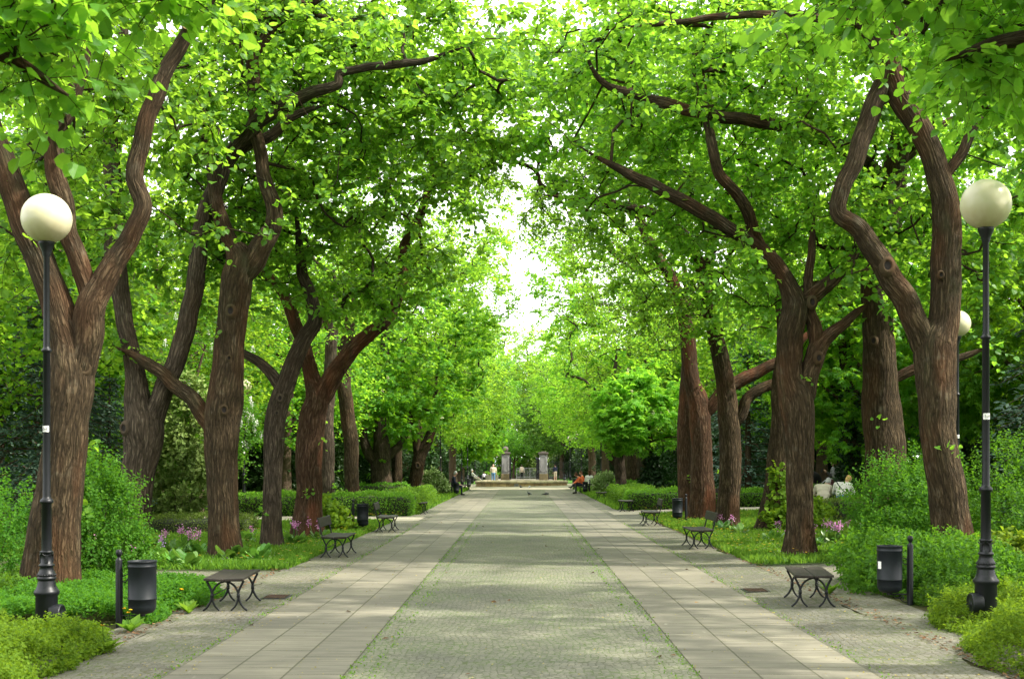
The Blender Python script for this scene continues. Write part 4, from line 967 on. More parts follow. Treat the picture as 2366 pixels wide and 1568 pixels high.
grove(sp, [(-11.6, 31, .85, 'blue green spruce nearest the left frame edge, behind the stout forked trunk'), (-10.9, 33.2, .5, 'smaller blue green spruce between the first two left trunks'), (13.2, 30, .95, 'blue green spruce at the right frame edge behind the right lamp'), (15.4, 33, 1.1, 'tall spruce partly outside the right frame edge'), (9.4, 52, .95, 'dark spruce behind the standing woman'), (-15, 36, 1.1, 'tall spruce farther out behind the left shrubs')], 'spruces')
th = bush('thuja', 'yellow green feathery thuja between second and third left trunks', 'conifer', (-9.7, 35.5, 0), [(0, 0, 1.3, .95, .9, 1.7), (.1, 0, 2.9, .65, .6, 1.3)], 7000, .16, 'thuja', SPRAY, 64, 6, sprig=.3, per=7)
yw = bush('yew', 'x', 'yew', (0, 0, 0), [(0, 0, 1.4, 2.1, 1.7, 1.9), (1.3, .3, 1.9, 1.4, 1.2, 1.6), (-1.2, 0, 1.2, 1.5, 1.3, 1.5)], 11000, .2, 'yew', SPRAY, 65, 8, sprig=.35, fill=.6)
YL = 'dark yew thicket in the shade behind the hedges'
grove(yw, [(-10.5, 58, 1.15), (-14.5, 58, 1.3), (-12, 66, 1.35), (-8.8, 72, 1.1), (-18.5, 55, 1.4), (-8.6, 84, 1.25), (-9, 97, 1.3), (-8, 110, 1.3), (9.6, 64, 1.15), (13, 60, 1.3), (17, 57, 1.35), (11.4, 71, 1.3), (9, 84, 1.25), (8.8, 97, 1.3), (8.2, 110, 1.3), (-9.2, 125, 1.4), (9.5, 134, 1.4), (-22, 45, 1.4), (21.5, 50, 1.4), (17.0, 47, .9), (19, 44, 1.2), (-6.9, 131, 1.0), (7.4, 141, 1.1), (6.3, 147, 1.0), (10.8, 150, 1.5), (-5.5, 147, 1.0)], 'yew thickets', YL)
lil = bush('lilac_bush', 'dull bush with lilac blossom left of the gate pillar', 'bush', (-4.6, 141, 0), [(0, 0, 1.8, 1.5, 1.2, 2.2), (-.7, 0, 3.4, 1.0, 1, 1.4)], 3600, .2, 'shrub', OVAL, 66, 8, sprig=.4, flowers=(60, 'lilac', .13))
bush('willow_bush', 'pale green weeping bush right of the young tree at the gate', 'bush', (2.3, 152, 0), [(0, 0, 2.6, 2.2, 1.4, 2.6), (-.5, 0, 4.0, 1.5, 1.2, 1.5)], 5200, .2, 'thuja', OVAL, 67, 8, sprig=.5)
stb = bush('street_bush', 'bright bush behind the grey railing beyond the gate', 'bush', (6, 158, 0), [(0, 0, 2, 3, 1.5, 2.4), (-3.5, 0, 2, 2.4, 1.4, 2.2), (-9, 3, 2.2, 3.5, 1.5, 2.6), (-14, 2, 2.4, 3, 2, 2.8)], 9000, .26, 'shrub', OVAL, 68, 8, sprig=.5)

for i_, (x_, y_, z_) in enumerate(((16, 152, 1.2), (24, 150, 1.3), (-14, 152, 1.2), (-24, 150, 1.3), (33, 140, 1.4), (-33, 140, 1.4), (14, 170, 1.5), (-12, 172, 1.5), (-36, 70, 1.1), (36, 72, 1.1), (-30, 52, 1.0), (31, 54, 1.0), (-24, 34, .8), (24, 36, .8), (-40, 100, 1.3), (40, 102, 1.3))):
    copy_tree(stb, (x_, y_, gz(x_)), i_ * 1.7, z_, 'broad leafy thicket closing the view at the edge of the park', 'edge thickets')
# hedges -------------------------------------------------------------
hedge('long clipped hedge facing the left gravel path, ending squarely at the avenue', -13.5, -3.75, 42.4, 43.7, .72, 71, skip=('x-1',))
hedge('left hedge arm running back from the square corner along the avenue', -4.9, -3.72, 43.72, 53, .72, 72, skip=('y-1',))
hedge('second clipped hedge farther back behind the left tulip parterre', -19, -5.5, 60, 61, .78, 73, dens=260, size=.08)
hedge('thin clipped hedge line just in front of the far left one', -16, -5.2, 53.2, 53.8, .5, 74, dens=300, size=.07, mat='olive_hedge')
hedge('low hedge with bare reddish side crossing the left flower bed', -10.6, -7.0, 31.6, 33.4, .42, 75, dens=900, size=.045, mat='olive_hedge')
hedge('low brownish hedge stub beside the pale left trunk', -6.6, -6.0, 37.0, 38.3, .5, 76, dens=900, size=.045, mat='olive_hedge')
hedge('long clipped hedge facing the right gravel path', 4.0, 17, 47.0, 48.3, .74, 77, skip=('x1',), z=.0)
hedge('right hedge arm running back from its rounded corner', 3.95, 5.2, 48.32, 57, .74, 78, skip=('y-1',))
hedge('far clipped hedge beyond the right parterre', 5.2, 22, 66, 67, .8, 79, dens=240, size=.085)
hedge('low olive hedge lines of the right parterre', 6.2, 18, 57, 57.8, .62, 80, dens=260, size=.08, mat='olive_hedge')
hedge('small clipped hedge in front of the seated pair in white', 8.6, 10.6, 34.6, 36.4, .62, 81, dens=900, size=.045, z=.17, mat='olive_hedge')
hedge('dark clipped hedge running behind the seated pair in white', 9.0, 15, 42.8, 43.6, .8, 82, dens=350, size=.06, z=.2)
# near shrubs --------------------------------------------------------
bush('shrub', 'bushy green shrub at the left edge, left of the stout forked trunk', 'shrub', (-8.3, 19.2, 0), [(0, 0, .6, 1.25, 1.0, .95), (-.9, .3, .8, 1.0, .9, .9), (.75, -.3, .35, .7, .8, .7), (-1.6, -1.2, .5, 1.1, .9, .8)], 25000, .058, 'shrub', OVAL, 91, 26, sprig=.26)
bush('shrub', 'tall loose shrub between the stout forked trunk and the second left trunk', 'shrub', (-6.25, 19.0, 0), [(0, 0, .7, .48, .5, 1.0), (-.3, .1, 1.1, .4, .4, .75), (.32, -.2, .35, .34, .45, .48), (-.2, -.4, .4, .5, .5, .6)], 16000, .055, 'shrub', OVAL, 92, 30, sprig=.28)
bush('shrub', 'great dense shrub in front of the massive dark upright trunk on the right', 'shrub', (6.75, 22.6, gz(6.7)), [(0, 0, .7, .8, .8, .95), (-.25, -.6, .3, .6, .7, .5), (.75, .3, .85, .7, .7, .95), (.3, -.8, .3, .7, .6, .5)], 28000, .06, 'shrub', OVAL, 93, 26, sprig=.28)
bush('shrub', 'shrub filling the right frame edge behind the right lamp', 'shrub', (8.9, 22.4, gz(8.9)), [(0, 0, .85, 1.1, .9, 1.15), (1.0, .2, 1.0, 1.1, .9, 1.2), (-.5, -1.0, .5, .75, .8, .75), (.7, -1.4, .5, 1.0, .9, .8)], 25000, .06, 'shrub', OVAL, 94, 22, sprig=.28)
bush('shrub', 'mid green shrub behind the near right bin and bench', 'shrub', (5.25, 17.9, gz(5.2)), [(0, 0, .28, .65, 1.1, .42), (.75, -.3, .25, .75, 1.0, .40), (-.35, -.9, .18, .42, .7, .32), (.3, -1.4, .14, .6, .5, .30), (1.5, .1, .12, .7, .9, .3)], 27000, .06, 'shrub', OVAL, 95, 22, sprig=.18, up=.3)
bush('shrub', 'light leaved shoots in front of the leaning right trunk', 'shrub', (6.75, 19.0, gz(6.7)), [(0, 0, .1, .5, .4, .26), (.7, .2, .12, .4, .35, .3), (-.3, -.5, .1, .5, .5, .25)], 4200, .085, 'cover', HEART, 96, 14, sprig=.3, per=6)
bush('lilac_bush', 'yellow green shrub behind the left backrest bench', 'bush', (-4.95, 32.4, 0), [(0, 0, .3, .36, .4, .42), (.2, .3, .2, .3, .35, .3), (-.2, .1, .5, .22, .25, .42)], 1700, .085, 'cover', HEART, 97, 8, sprig=.2, per=6)
bush('shrub', 'climbing shoot with yellow green leaves at the foot of the slanting right trunk', 'shrub', (6.75, 31.0, gz(6.7)), [(0, 0, .25, .7, .5, .35), (-.35, .2, .9, .22, .2, .7), (.4, .3, .4, .5, .4, .4)], 3200, .09, 'cover', HEART, 98, 8, sprig=.2, per=6)
bush('pale_bush', 'pale variegated bush beside the seated grey haired man', 'bush', (-4.75, 69.5, 0), [(0, 0, .45, .6, .6, .66), (-.25, 0, .85, .35, .35, .5), (.35, .1, .3, .35, .4, .4)], 3600, .13, 'pale_shrub', OVAL, 99, 8, sprig=.25, per=6)
bush('pale_bush', 'pale variegated bush beside the bench of the orange clad person', 'bush', (4.75, 72.5, gz(4.7)), [(0, 0, .45, .6, .6, .62), (.2, 0, .75, .3, .3, .4)], 2600, .13, 'pale_shrub', OVAL, 100, 8, sprig=.25, per=6)

def cover(label, x_edge, x_far, y0, y1, h, n, size, mat, seed, name='ground_cover', hump=.09, tmpl=OVAL, per=8, x_wob=.1, x_edge2=None, dips=()):
    """A dense mat of short leafy shoots between two edges."""
    rng = np.random.default_rng(seed); k = n // per
    y = rng.uniform(y0, y1, k); sg = math.copysign(1, x_far)
    e = x_edge + ((x_edge2 if x_edge2 is not None else x_edge) - x_edge) * (y - y0) / (y1 - y0) + sg * (x_wob * np.sin(y * 2.3 + seed) + x_wob * .6 * np.sin(y * 5.1) + .22 * np.clip((y - y1 + .5) * 2, 0, 1) ** 2)
    x = e + (x_far - e) * rng.random(k) ** 1.25
    din = np.abs(x - e); dy = np.minimum(y1 - y, 9)
    top = h * np.clip(din / .3 + .25, 0, 1) ** .6 * np.clip(dy / .3 + .25, 0, 1) ** .6 + hump * (np.sin(x * 3.1 + seed) * np.sin(y * 2.7) + .6 * np.sin(x * 7 + y * 6) + .35 * np.sin(x * 15 - y * 13))
    for cx, cy, cr in dips: top = top * np.clip(np.hypot(x - cx, (y - cy) * .8) / cr, .12, 1) ** 1.3
    z = np.clip(top, .06, 9) * (1 - .5 * rng.random(k) ** 2.2)
    edge = din < .14; z = np.where(edge, z * rng.random(k), z)
    d = nrm(np.stack([rng.normal(size=k) * .45 - sg * .35 * (din < .3), rng.normal(size=k) * .45 - .15, np.full(k, .8)], 1))
    p = np.stack([x, y, z - .05 + np.array([gz(a) for a in x])], 1)
    t = (np.arange(per) + .3) / per; pos = p[:, None] + d[:, None] * (t[None, :, None] * .13)
    sd = nrm(np.cross(d, rng.normal(size=(k, 3)))); s2 = np.where(np.arange(per) % 2 == 0, 1.0, -1.0)[None, :, None]
    ax = d[:, None] * .5 + sd[:, None] * s2 + rng.normal(size=(k, per, 3)) * .35
    nn = np.array((0, 0, 1.0)) + rng.normal(size=(k, per, 3)) * .5
    rnd = np.clip(np.repeat(rng.random(k) * .5, per) + .5 * rng.random(k * per), 0, 1)
    mb = MB(); leaves(mb, pos.reshape(-1, 3), ax.reshape(-1, 3), nn.reshape(-1, 3), size * (.6 + .7 * rng.random(k * per)), tmpl, rng, 0, rnd)
    return tag(mb.obj(name, M[mat]), label, 'ground cover', kind='stuff')
cover('yellow green low shrub mat round the left near lamp', -3.70, -8.2, 9.0, 13.3, .34, 110000, .034, 'cover', 3, x_edge2=-4.25, dips=((-4.8, 12.7, 1.05),))
cover('yellow green low shrub mat in front of the right near lamp', 3.85, 8.2, 9.0, 14.2, .38, 110000, .034, 'cover', 4, x_edge2=4.6, dips=((4.6, 12.6, 1.0),))
cover('dark green low leafy mat behind the near left bin and bench', -4.12, -6.6, 14.0, 17.9, .19, 62000, .042, 'shrub', 5, hump=.06)
cover('green undergrowth beneath the left shrubs', -6.3, -10.5, 13.8, 18.4, .24, 40000, .05, 'shrub', 6)
cover('green undergrowth beneath the right shrubs', 5.0, 10.5, 14.4, 18.8, .14, 42000, .05, 'shrub', 7, hump=.05)

# ------------------------------------------------------------------ lamps
DG = lambda: bpy.context.evaluated_depsgraph_get()
def text_obj(name, body, size, loc, rot, mat, parent, ext=.002, align='CENTER'):
    cu = bpy.data.curves.new(name, 'FONT'); cu.body = body; cu.size = size; cu.align_x = align; cu.align_y = 'CENTER'; cu.extrude = ext
    t = bpy.data.objects.new(name, cu); COL.objects.link(t)
    me = bpy.data.meshes.new_from_object(t.evaluated_get(DG())); bpy.data.objects.remove(t)
    me.materials.clear(); me.materials.append(M[mat])
    o = bpy.data.objects.new(name, me); COL.objects.link(o); o.parent = parent; o.location = loc; o.rotation_euler = rot
    return o
def make_lamp(loc, label, box_side=1, num=None):
    r = empty('street_lamp', loc, label, 'street lamp', 'globe lamps along the avenue')
    b = MB()
    lathe(b, [(.118, -.25), (.115, .0), (.113, .385), (.127, .405), (.134, .425), (.130, .442), (.112, .462), (.096, .50), (.089, .545), (.086, .56), (.098, .566), (.101, .578), (.096, .59), (.087, .596), (.092, .604), (.096, .618), (.090, .632), (.074, .66),
              (.067, .70), (.080, .707), (.083, .716), (.078, .726), (.063, .734), (.061, .845), (.069, .85), (.071, .858), (.068, .866), (.054, .872)], 40)
    for i in range(22):
        a = i * 2 * PI / 22; ball(b, (.092 * math.cos(a), .092 * math.sin(a), .612), .011, 8)
    for i in range(4):
        a = i * PI / 2 + .4; c = np.array((math.cos(a), math.sin(a), 0)); s = np.array((-c[1], c[0], 0))
        box(b, c * .064 + np.array((0, 0, .785)), (.012, .03, .085), rot=rotz(a), bev=.004)
        tube(b, [c * .065 + s * w + np.array((0, 0, .835 - .018 * (1 - (w / .04) ** 2))) for w in np.linspace(-.045, .045, 7)], .005, 6)
    b.obj('base', M['iron'], r)
    bx = MB(); R = roty(PI / 2 * box_side)
    lathe(bx, [(.118, .06), (.118, .165), (.112, .176), (.10, .178), (.096, .172), (.03, .172), (.026, .178), (.0005, .179)], 28, (0, -.02, .185), 0, R)
    bx.obj('service_hatch', M['iron'], r)
    p = MB(); lathe(p, [(.053, .86), (.050, 1.37), (.062, 1.375), (.069, 1.385), (.071, 1.395), (.066, 1.41), (.058, 1.42), (.044, 1.432), (.040, 1.45), (.037, 2.98), (.043, 2.985), (.053, 2.995), (.053, 3.01), (.045, 3.02), (.036, 3.028), (.033, 3.05), (.031, 4.0),
                         (.042, 4.02), (.044, 4.04), (.05, 4.06), (.078, 4.13), (.083, 4.145), (.083, 4.17), (.07, 4.18)], 28)
    p.obj('pole', M['iron'], r)
    g = MB(); ball(g, (0, 0, 0), .262, 40); go = g.obj('globe', M['globe'], r, (0, 0, 4.412))
    s = MB(); aa = np.linspace(-2.6, -.6, 9); v = []
    for z in (2.135, 2.20): v += [(.0405 * math.cos(a), .0405 * math.sin(a), z) for a in aa]
    s.add(v, [(i, i + 1, i + 10, i + 9) for i in range(8)]); st = s.obj('number_sticker', M['white'], r)
    if num: text_obj('number', num, .05, (-.002, -.0425, 2.167), (PI / 2, 0, 0), 'text_dark', st)
    return r
lampL = make_lamp((-5.07, 13.4, 0), 'near left globe lamp on a black pole beside the stout forked trunk', 1, '2-1')
lampR = make_lamp((4.92, 13.3, .13), 'near right globe lamp on a black pole beside the leaning trunk', -1, '1-1')
LG = 'globe lamps along the avenue'
for x, y, l in ((-9.45, 42.7, 'globe lamp half hidden behind the straight left trunk with bergenias'), (14.9, 48, 'globe lamp peeping between the massive dark trunk and the leaning trunk'), (8.68, 25, 'globe lamp among leaves just left of the right near lamp pole'),
                (-4.95, 76.7, 'far left lamp with its globe lost in leaves behind the seated grey haired man'), (-5.0, 105, 'far left lamp pole second in line past the seated man'), (-4.95, 115, 'far left lamp third in line, globe partly in leaves'),
                (-4.75, 128, 'far left lamp with a clear white globe beside the white clad sitter'), (5.0, 79, 'far right lamp pole beside the pale variegated bush, globe in leaves'), (5.0, 105, 'far right lamp just left of the pale bush lamp'),
                (5.0, 113, 'far right lamp third in line with a globe against leaves'), (5.0, 129, 'far right lamp with a clear globe nearest the gate')):
    copy_tree(lampL, (x, y, gz(x) if x > 6 else 0), rngb.random() * .5, 1, l, LG)

# ------------------------------------------------------------------ benches (local: x across the seat towards the path, y along it)
def bench(back, label, loc, rz, L=1.35):
    r = empty('park_bench', loc, label, 'bench', 'iron framed park benches', rz)
    for yy in (-L / 2 + .12, L / 2 - .12):
        f = MB(); q = .0135
        for s in (-1, 1):
            def arc(pts, rr): tube(f, catmull([(x * s, yy, z) for x, z in pts], .025), rr, 6)
            arc([(.205, .40), (.175, .33), (.150, .26), (.146, .2)], .0145)
            arc([(0, .395), (.06, .375), (.11, .325), (.142, .25), (.146, .2)], .0135)
            arc([(.146, .21), (.160, .13), (.20, .05), (.245, .004)], .0145)
            arc([(.146, .21), (.137, .13), (.11, .06), (.065, .004)], .0125)
            lathe(f, [(.012, -.03), (.022, -.02), (.018, 0), (.022, .02), (.012, .03)], 10, (.146 * s, yy, .205))
        box(f, (0, yy, .402), (.42, .03, .014), bev=.003)
        if back: tube(f, catmull([(-.20, yy, .38), (-.225, yy, .50), (-.26, yy, .66), (-.295, yy, .84)], .05), .0145, 6)
        f.obj('end_frame', M['iron'], r)
    rod = MB(); tube(rod, [(-.146, -L / 2 + .12, .2), (-.146, L / 2 - .12, .2)], .008, 6); rod.obj('tie_rod', M['iron'], r)
    for x0, tl in ((.112, -.05), (-.112, .07)):
        p = MB(); box(p, (0, 0, 0), (.215, L, .034), bev=.006); o = p.obj('seat_plank', M['plank'], r, (x0, 0, .428)); o.rotation_euler = (0, tl, 0)
    if back:
        p = MB(); box(p, (0, 0, 0), (.03, L, .20), bev=.006); o = p.obj('backrest', M['plank'], r, (-.258, 0, .735)); o.rotation_euler = (0, -.19, 0)
    return r
GBn = 'iron framed park benches'
BS = (1.08, 1.05, .9)
b0 = bench(False, 'backless bench nearest the camera on the left, beside the near bin', (-3.62, 15.75, .015), .05, 1.25)
b1 = bench(True, 'first left bench with a backrest, in front of the broad reddish trunk', (-3.55, 24.4, .015), 0)
b0.scale = BS; b1.scale = BS
def bcopy(src, x, y, rz, label): copy_tree(src, (x, y, .015 + gz(x)), rz, BS, label, GBn)
bcopy(b1, -3.55, 33.2, .03, 'left backrest bench beside the second left bin')
bcopy(b0, -3.62, 44.6, 0, 'left backless bench at the square hedge corner')
bcopy(b1, -3.75, 71.0, 0, 'far left bench on which the grey haired man sits')
bcopy(b1, -3.6, 82.0, 0, 'far left backrest bench just past the seated man')
bcopy(b1, -4.1, 108.5, 0, 'farthest left bench where the white clad person lounges')
bcopy(b0, 3.66, 16.0, PI - .12, 'backless bench nearest the camera on the right, beside the near shrub')
bcopy(b1, 3.72, 26.5, PI, 'first right bench with a backrest, before the curved side bough trunk')
bcopy(b1, 3.70, 36.1, PI - .03, 'right backrest bench just left of the second right bin')
bcopy(b0, 3.85, 47.9 - 1.5, PI, 'right backless bench at the rounded hedge corner')
bcopy(b1, 3.80, 59.6, PI, 'right backrest bench beside the far right bin with two stickers')
bcopy(b1, 3.66, 74.6, PI, 'far right bench on which the orange clad person sits')
bcopy(b1, 3.75, 85.8, PI, 'farthest right bench beside the fountain')
for x, y, rz, l in ((-10.5, 40.6, 1.57, 'bench on the left gravel path behind the tree trunks'), (-8.3, 45.8 + .3, 1.57, 'bench showing above the far end of the left side hedge'), (7.1, 46.1, -1.57, 'bench glimpsed behind the second right bin'), (11.6, 38.6, -1.57, 'bench under the seated pair in white')):
    bcopy(b1, x, y, rz, l)

# ------------------------------------------------------------------ bins
def make_bin(label, loc, side, rz=0.0, sticker=None):
    r = empty('litter_bin', loc, label, 'litter bin', 'slate black bins hung on posts', rz)
    p = MB(); lathe(p, [(.036, -.03), (.036, .74), (.033, .752), (.02, .762), (.016, .775), (.018, .78), (.027, .79), (.033, .808), (.035, .825), (.032, .843), (.022, .857), (.001, .861)], 20); p.obj('post', M['iron'], r)
    cx = .255 * side; z0 = .155
    b = MB(); Rr = .152
    lathe(b, [(.0005, z0), (.075, z0 + .002), (.115, z0 + .015), (.140, z0 + .045), (.148, z0 + .075), (Rr - .003, z0 + .08), (Rr - .003, z0 + .158), (Rr + .004, z0 + .162), (Rr + .005, z0 + .168), (Rr + .003, z0 + .174), (Rr - .001, z0 + .178), (Rr - .001, z0 + .512), (Rr + .004, z0 + .516), (Rr + .005, z0 + .522), (Rr + .003, z0 + .528), (Rr, z0 + .532), (Rr, z0 + .566), (Rr + .006, z0 + .57), (Rr + .006, z0 + .582), (Rr - .004, z0 + .582), (Rr - .008, z0 + .56), (Rr - .010, z0 + .12), (.0005, z0 + .11)], 36, (cx, 0, 0), cap=False)
    b.obj('barrel', M['bin_paint'], r)
    k = MB(); box(k, (.034 * side, 0, .33), (.012, .03, .56), bev=.003)
    tube(k, [(0, 0, .135), (cx * 1.0, 0, .135)], .010, 6); tube(k, [(cx, 0, .128), (cx, 0, .16)], .035, 10)
    tube(k, catmull([(.03 * side, 0, .03), (.09 * side, 0, .05), (.13 * side, 0, .09), (.10 * side, 0, .115), (.075 * side, 0, .09), (.095 * side, 0, .075)], .02), .007, 6)
    tube(k, catmull([(.13 * side, 0, .10), (.17 * side, 0, .085), (.20 * side, 0, .11), (.18 * side, 0, .125)], .02), .006, 6)
    for z in (.52, .56): tube(k, catmull([(.03 * side, 0, z), (.07 * side, 0, z + .02 * (1 if z > .54 else -1)), (.105 * side, 0, z + .03)], .02), .007, 6)
    k.obj('mount_bracket', M['iron'], r)
    if sticker:
        s = MB()
        for ang, z, w, h in sticker:
            aa = np.linspace(ang - w / 2, ang + w / 2, 6); v = [(cx + (Rr + .0025) * math.cos(a), (Rr + .0025) * math.sin(a), zz) for zz in (z - h / 2, z + h / 2) for a in aa]
            s.add(v, [(i, i + 1, i + 7, i + 6) for i in range(5)])
        s.obj('sticker', M['white'], r)
    return r
GB = 'slate black bins hung on posts'
n0 = make_bin('near left bin hung right of its post beside the backless bench', (-4.41, 13.75, .0), 1)
n1 = make_bin('near right bin with a torn white sticker on its left face', (4.80, 15.5, gz(4.8)), -1, 0, [(-2.75, .50, .40, .09)])
def ncopy(src, x, y, label, sc=1.0): copy_tree(src, (x, y, gz(x)), 0, sc, label, GB)
ncopy(n0, -4.43, 33.0, 'second left bin, between the two left backrest benches')
n2 = make_bin('third left bin spotted with white stickers beyond the square hedge', (-4.55, 56.0, 0), 1, 0, [(-1.9, .50, .3, .03), (-1.5, .42, .25, .05)])
ncopy(n0, -3.85, 69.2, 'far left bin in front of the grey haired man')
ncopy(n0, -3.95, 88, 'far left bin beside the bench past the seated man', 1.0)
ncopy(n0, -4.35, 104, 'far left bin in front of the white clad person')
ncopy(n0, -4.0, 116, 'farthest left bin near the child')
n4 = make_bin('second right bin between the two right backrest benches', (4.80, 36.6, gz(4.8)), -1)
n3 = make_bin('third right bin with two round white stickers at the hedge corner', (4.74, 59.2, gz(4.7)), -1, 0, [(-1.85, .56, .28, .055), (-1.35, .56, .28, .055)])
n5 = make_bin('far right bin with one round sticker before the orange clad person', (3.88, 71.4, gz(3.9)), -1, 0, [(-1.85, .52, .25, .05)])
copy_tree(n4, (3.95, 87.5, 0), 0, 1, 'farthest right bin standing behind the last right bench', GB)
copy_tree(n4, (4.4, 121, 0), 0, 1, 'right bin beyond the fountain near the gate pillar', GB)

# manhole covers
for x, y, w, l, lab in ((-3.28, 16.8, .34, .5, 'flat iron drain cover in the left verge behind the near bench'), (3.28, 17.6, .34, .5, 'flat iron drain cover in the right verge beside the near bench')):
    r = empty('drain_cover', (x, y, .014 + gz(x)), lab, 'drain cover')
    m = MB(); box(m, (0, 0, .002), (w, l, .012), bev=.003); m.obj('frame', M['iron'], r)
    m = MB()
    for i in range(7): box(m, (0, -l / 2 + .06 + i * (l - .12) / 6, .0105), (w - .06, .02, .008), bev=.002)
    m.obj('grating', M['bark_far'], r)

# ------------------------------------------------------------------ bergenias and flowers of the beds
def bergenia(loc, seed, spikes, label, sc=1.0, mat='pink'):
    rng = np.random.default_rng(seed); r = empty('bergenia', (loc[0], loc[1], gz(loc[0])), label, 'bergenia', 'flowering bergenias of the beds')
    mb = MB(); k = rng.integers(13, 20); a = rng.random(k) * 6.28; e = rng.random(k)
    o = np.stack([np.cos(a), np.sin(a), .35 + .9 * e], 1); p = o * np.array((.10, .10, .12)) * (.4 + .9 * rng.random((k, 1)))
    leaves(mb, p, o, np.stack([-np.cos(a) * .5, -np.sin(a) * .5, np.ones(k)], 1), .21 * sc * (.6 + .6 * rng.random(k)), LOBE, rng)
    mb.obj('leaves', M['bergenia'], r)
    for i in range(spikes):
        fm = MB(); x, y = rng.normal(size=2) * .12; h = (.30 + .16 * rng.random()) * sc
        tube(fm, [(x * .5, y * .5, 0), (x, y, h)], .008, 5, mat=1)
        q = np.array((x, y, h)) + rng.normal(size=(34, 3)) * np.array((.035, .035, .05)); leaves(fm, q, rng.normal(size=(34, 3)), rng.normal(size=(34, 3)), .034, CARD, rng)
        fm.obj('flower_spike', [M[mat], M['bergenia']], r)
    return r
_a = np.linspace(0, 2 * PI, 11)[:-1]
LOBE = (np.array([(.36 * math.sin(t), .5 - .5 * math.cos(t), .07 * math.cos(2 * t)) for t in _a]), [(0, 1, 9, 9)[:3], (1, 2, 8, 9)[:3]][:0] + [(9, 8, 7, 6, 5, 4, 3, 2, 1, 0)])
BL = [(-7.05, 21.5, 1), (-6.75, 21.9, 1), (-6.5, 21.6, 0), (-6.2, 22.0, 0), (-5.95, 21.7, 0), (-5.72, 21.5, 0), (-5.35, 22.9, 0), (-5.1, 23.0, 0), (-4.75, 22.6, 0), (-7.4, 22.4, 2), (-7.0, 23.6, 2), (-6.6, 23.9, 3), (-6.3, 24.4, 2), (-7.7, 24.8, 2), (-6.9, 25.6, 3), (-7.9, 26.4, 1), (-5.1, 28.2, 2), (-4.95, 27.2, 1), (-4.6, 28.9, 2), (-6.1, 27.8, 1)]
for i, (x, y, s) in enumerate(BL): bergenia((x, y), 200 + i, s, 'pink flowering bergenia clump in the left bed behind the near left shrub' if s else 'broad leaved bergenia clump without blossom at the front of the left bed', 1.05, 'pink' if i % 5 else 'lilac')
BR = [(5.4, 24.6, 2), (5.9, 25.2, 2), (6.4, 25.8, 3), (7.0, 26.2, 2), (6.1, 26.9, 2), (7.4, 26.8, 2), (6.8, 27.6, 3), (7.9, 27.2, 1), (5.5, 27.6, 1), (5.25, 30.2, 1), (5.1, 32, 1)]
for i, (x, y, s) in enumerate(BR): bergenia((x, y), 240 + i, s, 'pink flowering bergenia clump in the right bed beside the twin trunk', 1.0)
def dandelion(x, y, seed, label, n=3):
    rng = np.random.default_rng(seed); r = empty('dandelion', (x, y, .01 + gz(x)), label, 'dandelion')
    mb = MB(); k = 11; a = np.linspace(0, 6.28, k, endpoint=False) + rng.random(k) * .4
    leaves(mb, np.zeros((k, 3)), np.stack([np.cos(a), np.sin(a), .5 + rng.random(k) * 1.1], 1), np.stack([-np.cos(a), -np.sin(a), np.ones(k)], 1), .2 * (.7 + .5 * rng.random(k)), SPRAY, rng); mb.obj('leaves', M['grass'], r)
    for i in range(n):
        f = MB(); x1, y1, h = rng.normal() * .07, rng.normal() * .05, .20 + .09 * rng.random(); tube(f, catmull([(0, 0, 0), (x1 * .6, y1 * .6, h * .5), (x1, y1, h)], .05), .003, 5, mat=1)
        kk = 34; aa = rng.random(kk) * 6.28; leaves(f, np.tile((x1, y1, h), (kk, 1)), np.stack([np.cos(aa), np.sin(aa), .15 + .6 * rng.random(kk)], 1), np.tile((0, 0, 1.0), (kk, 1)), .024, CARD, rng); f.obj('flower_head', [M['yellow'], M['grass']], r)
    return r
dandelion(-4.16, 13.35, 1, 'dandelion with three yellow heads at the foot of the near left bin', 3)
dandelion(-3.95, 11.9, 2, 'lone dandelion on the left verge before the low shrub mat', 1)
dandelion(-3.98, 15.0, 3, 'dandelion beneath the near left backless bench', 2)
dandelion(4.15, 16.9, 4, 'dandelion tuft under the near right backless bench', 0)

# ------------------------------------------------------------------ fountain, gate, street
ft = empty('fountain', (0.0, 97.6, 0), 'round low stone fountain basin at the end of the avenue', 'fountain')
m = MB(); lathe(m, [(3.55, -.02), (3.55, .30), (3.2, .30), (3.2, .02)], 96, cap=False); m.obj('basin_wall', M['sand_stone'], ft)
m = MB(); lathe(m, [(3.1, .303), (3.60, .303), (3.63, .33), (3.63, .42), (3.58, .46), (3.2, .475), (3.1, .46), (3.1, .303)], 96, cap=False); m.obj('coping', M['coping'], ft)
m = MB(); lathe(m, [(3.2, .03), (.001, .03)], 48, cap=False); m.obj('basin_floor', M['concrete'], ft)
m = MB(); box(m, (-.38, -3.56, .16), (.34, .06, .22), bev=.01); box(m, (-.38, -3.60, .15), (.18, .02, .05), 1, bev=.004); m.obj('overflow_plate', [M['pillar'], M['text_dark']], ft)
m = MB(); lathe(m, [(.25, .03), (.25, .12), (.06, .14), (.06, .35), (.03, .36)], 20); m.obj('nozzle', M['steel'], ft)

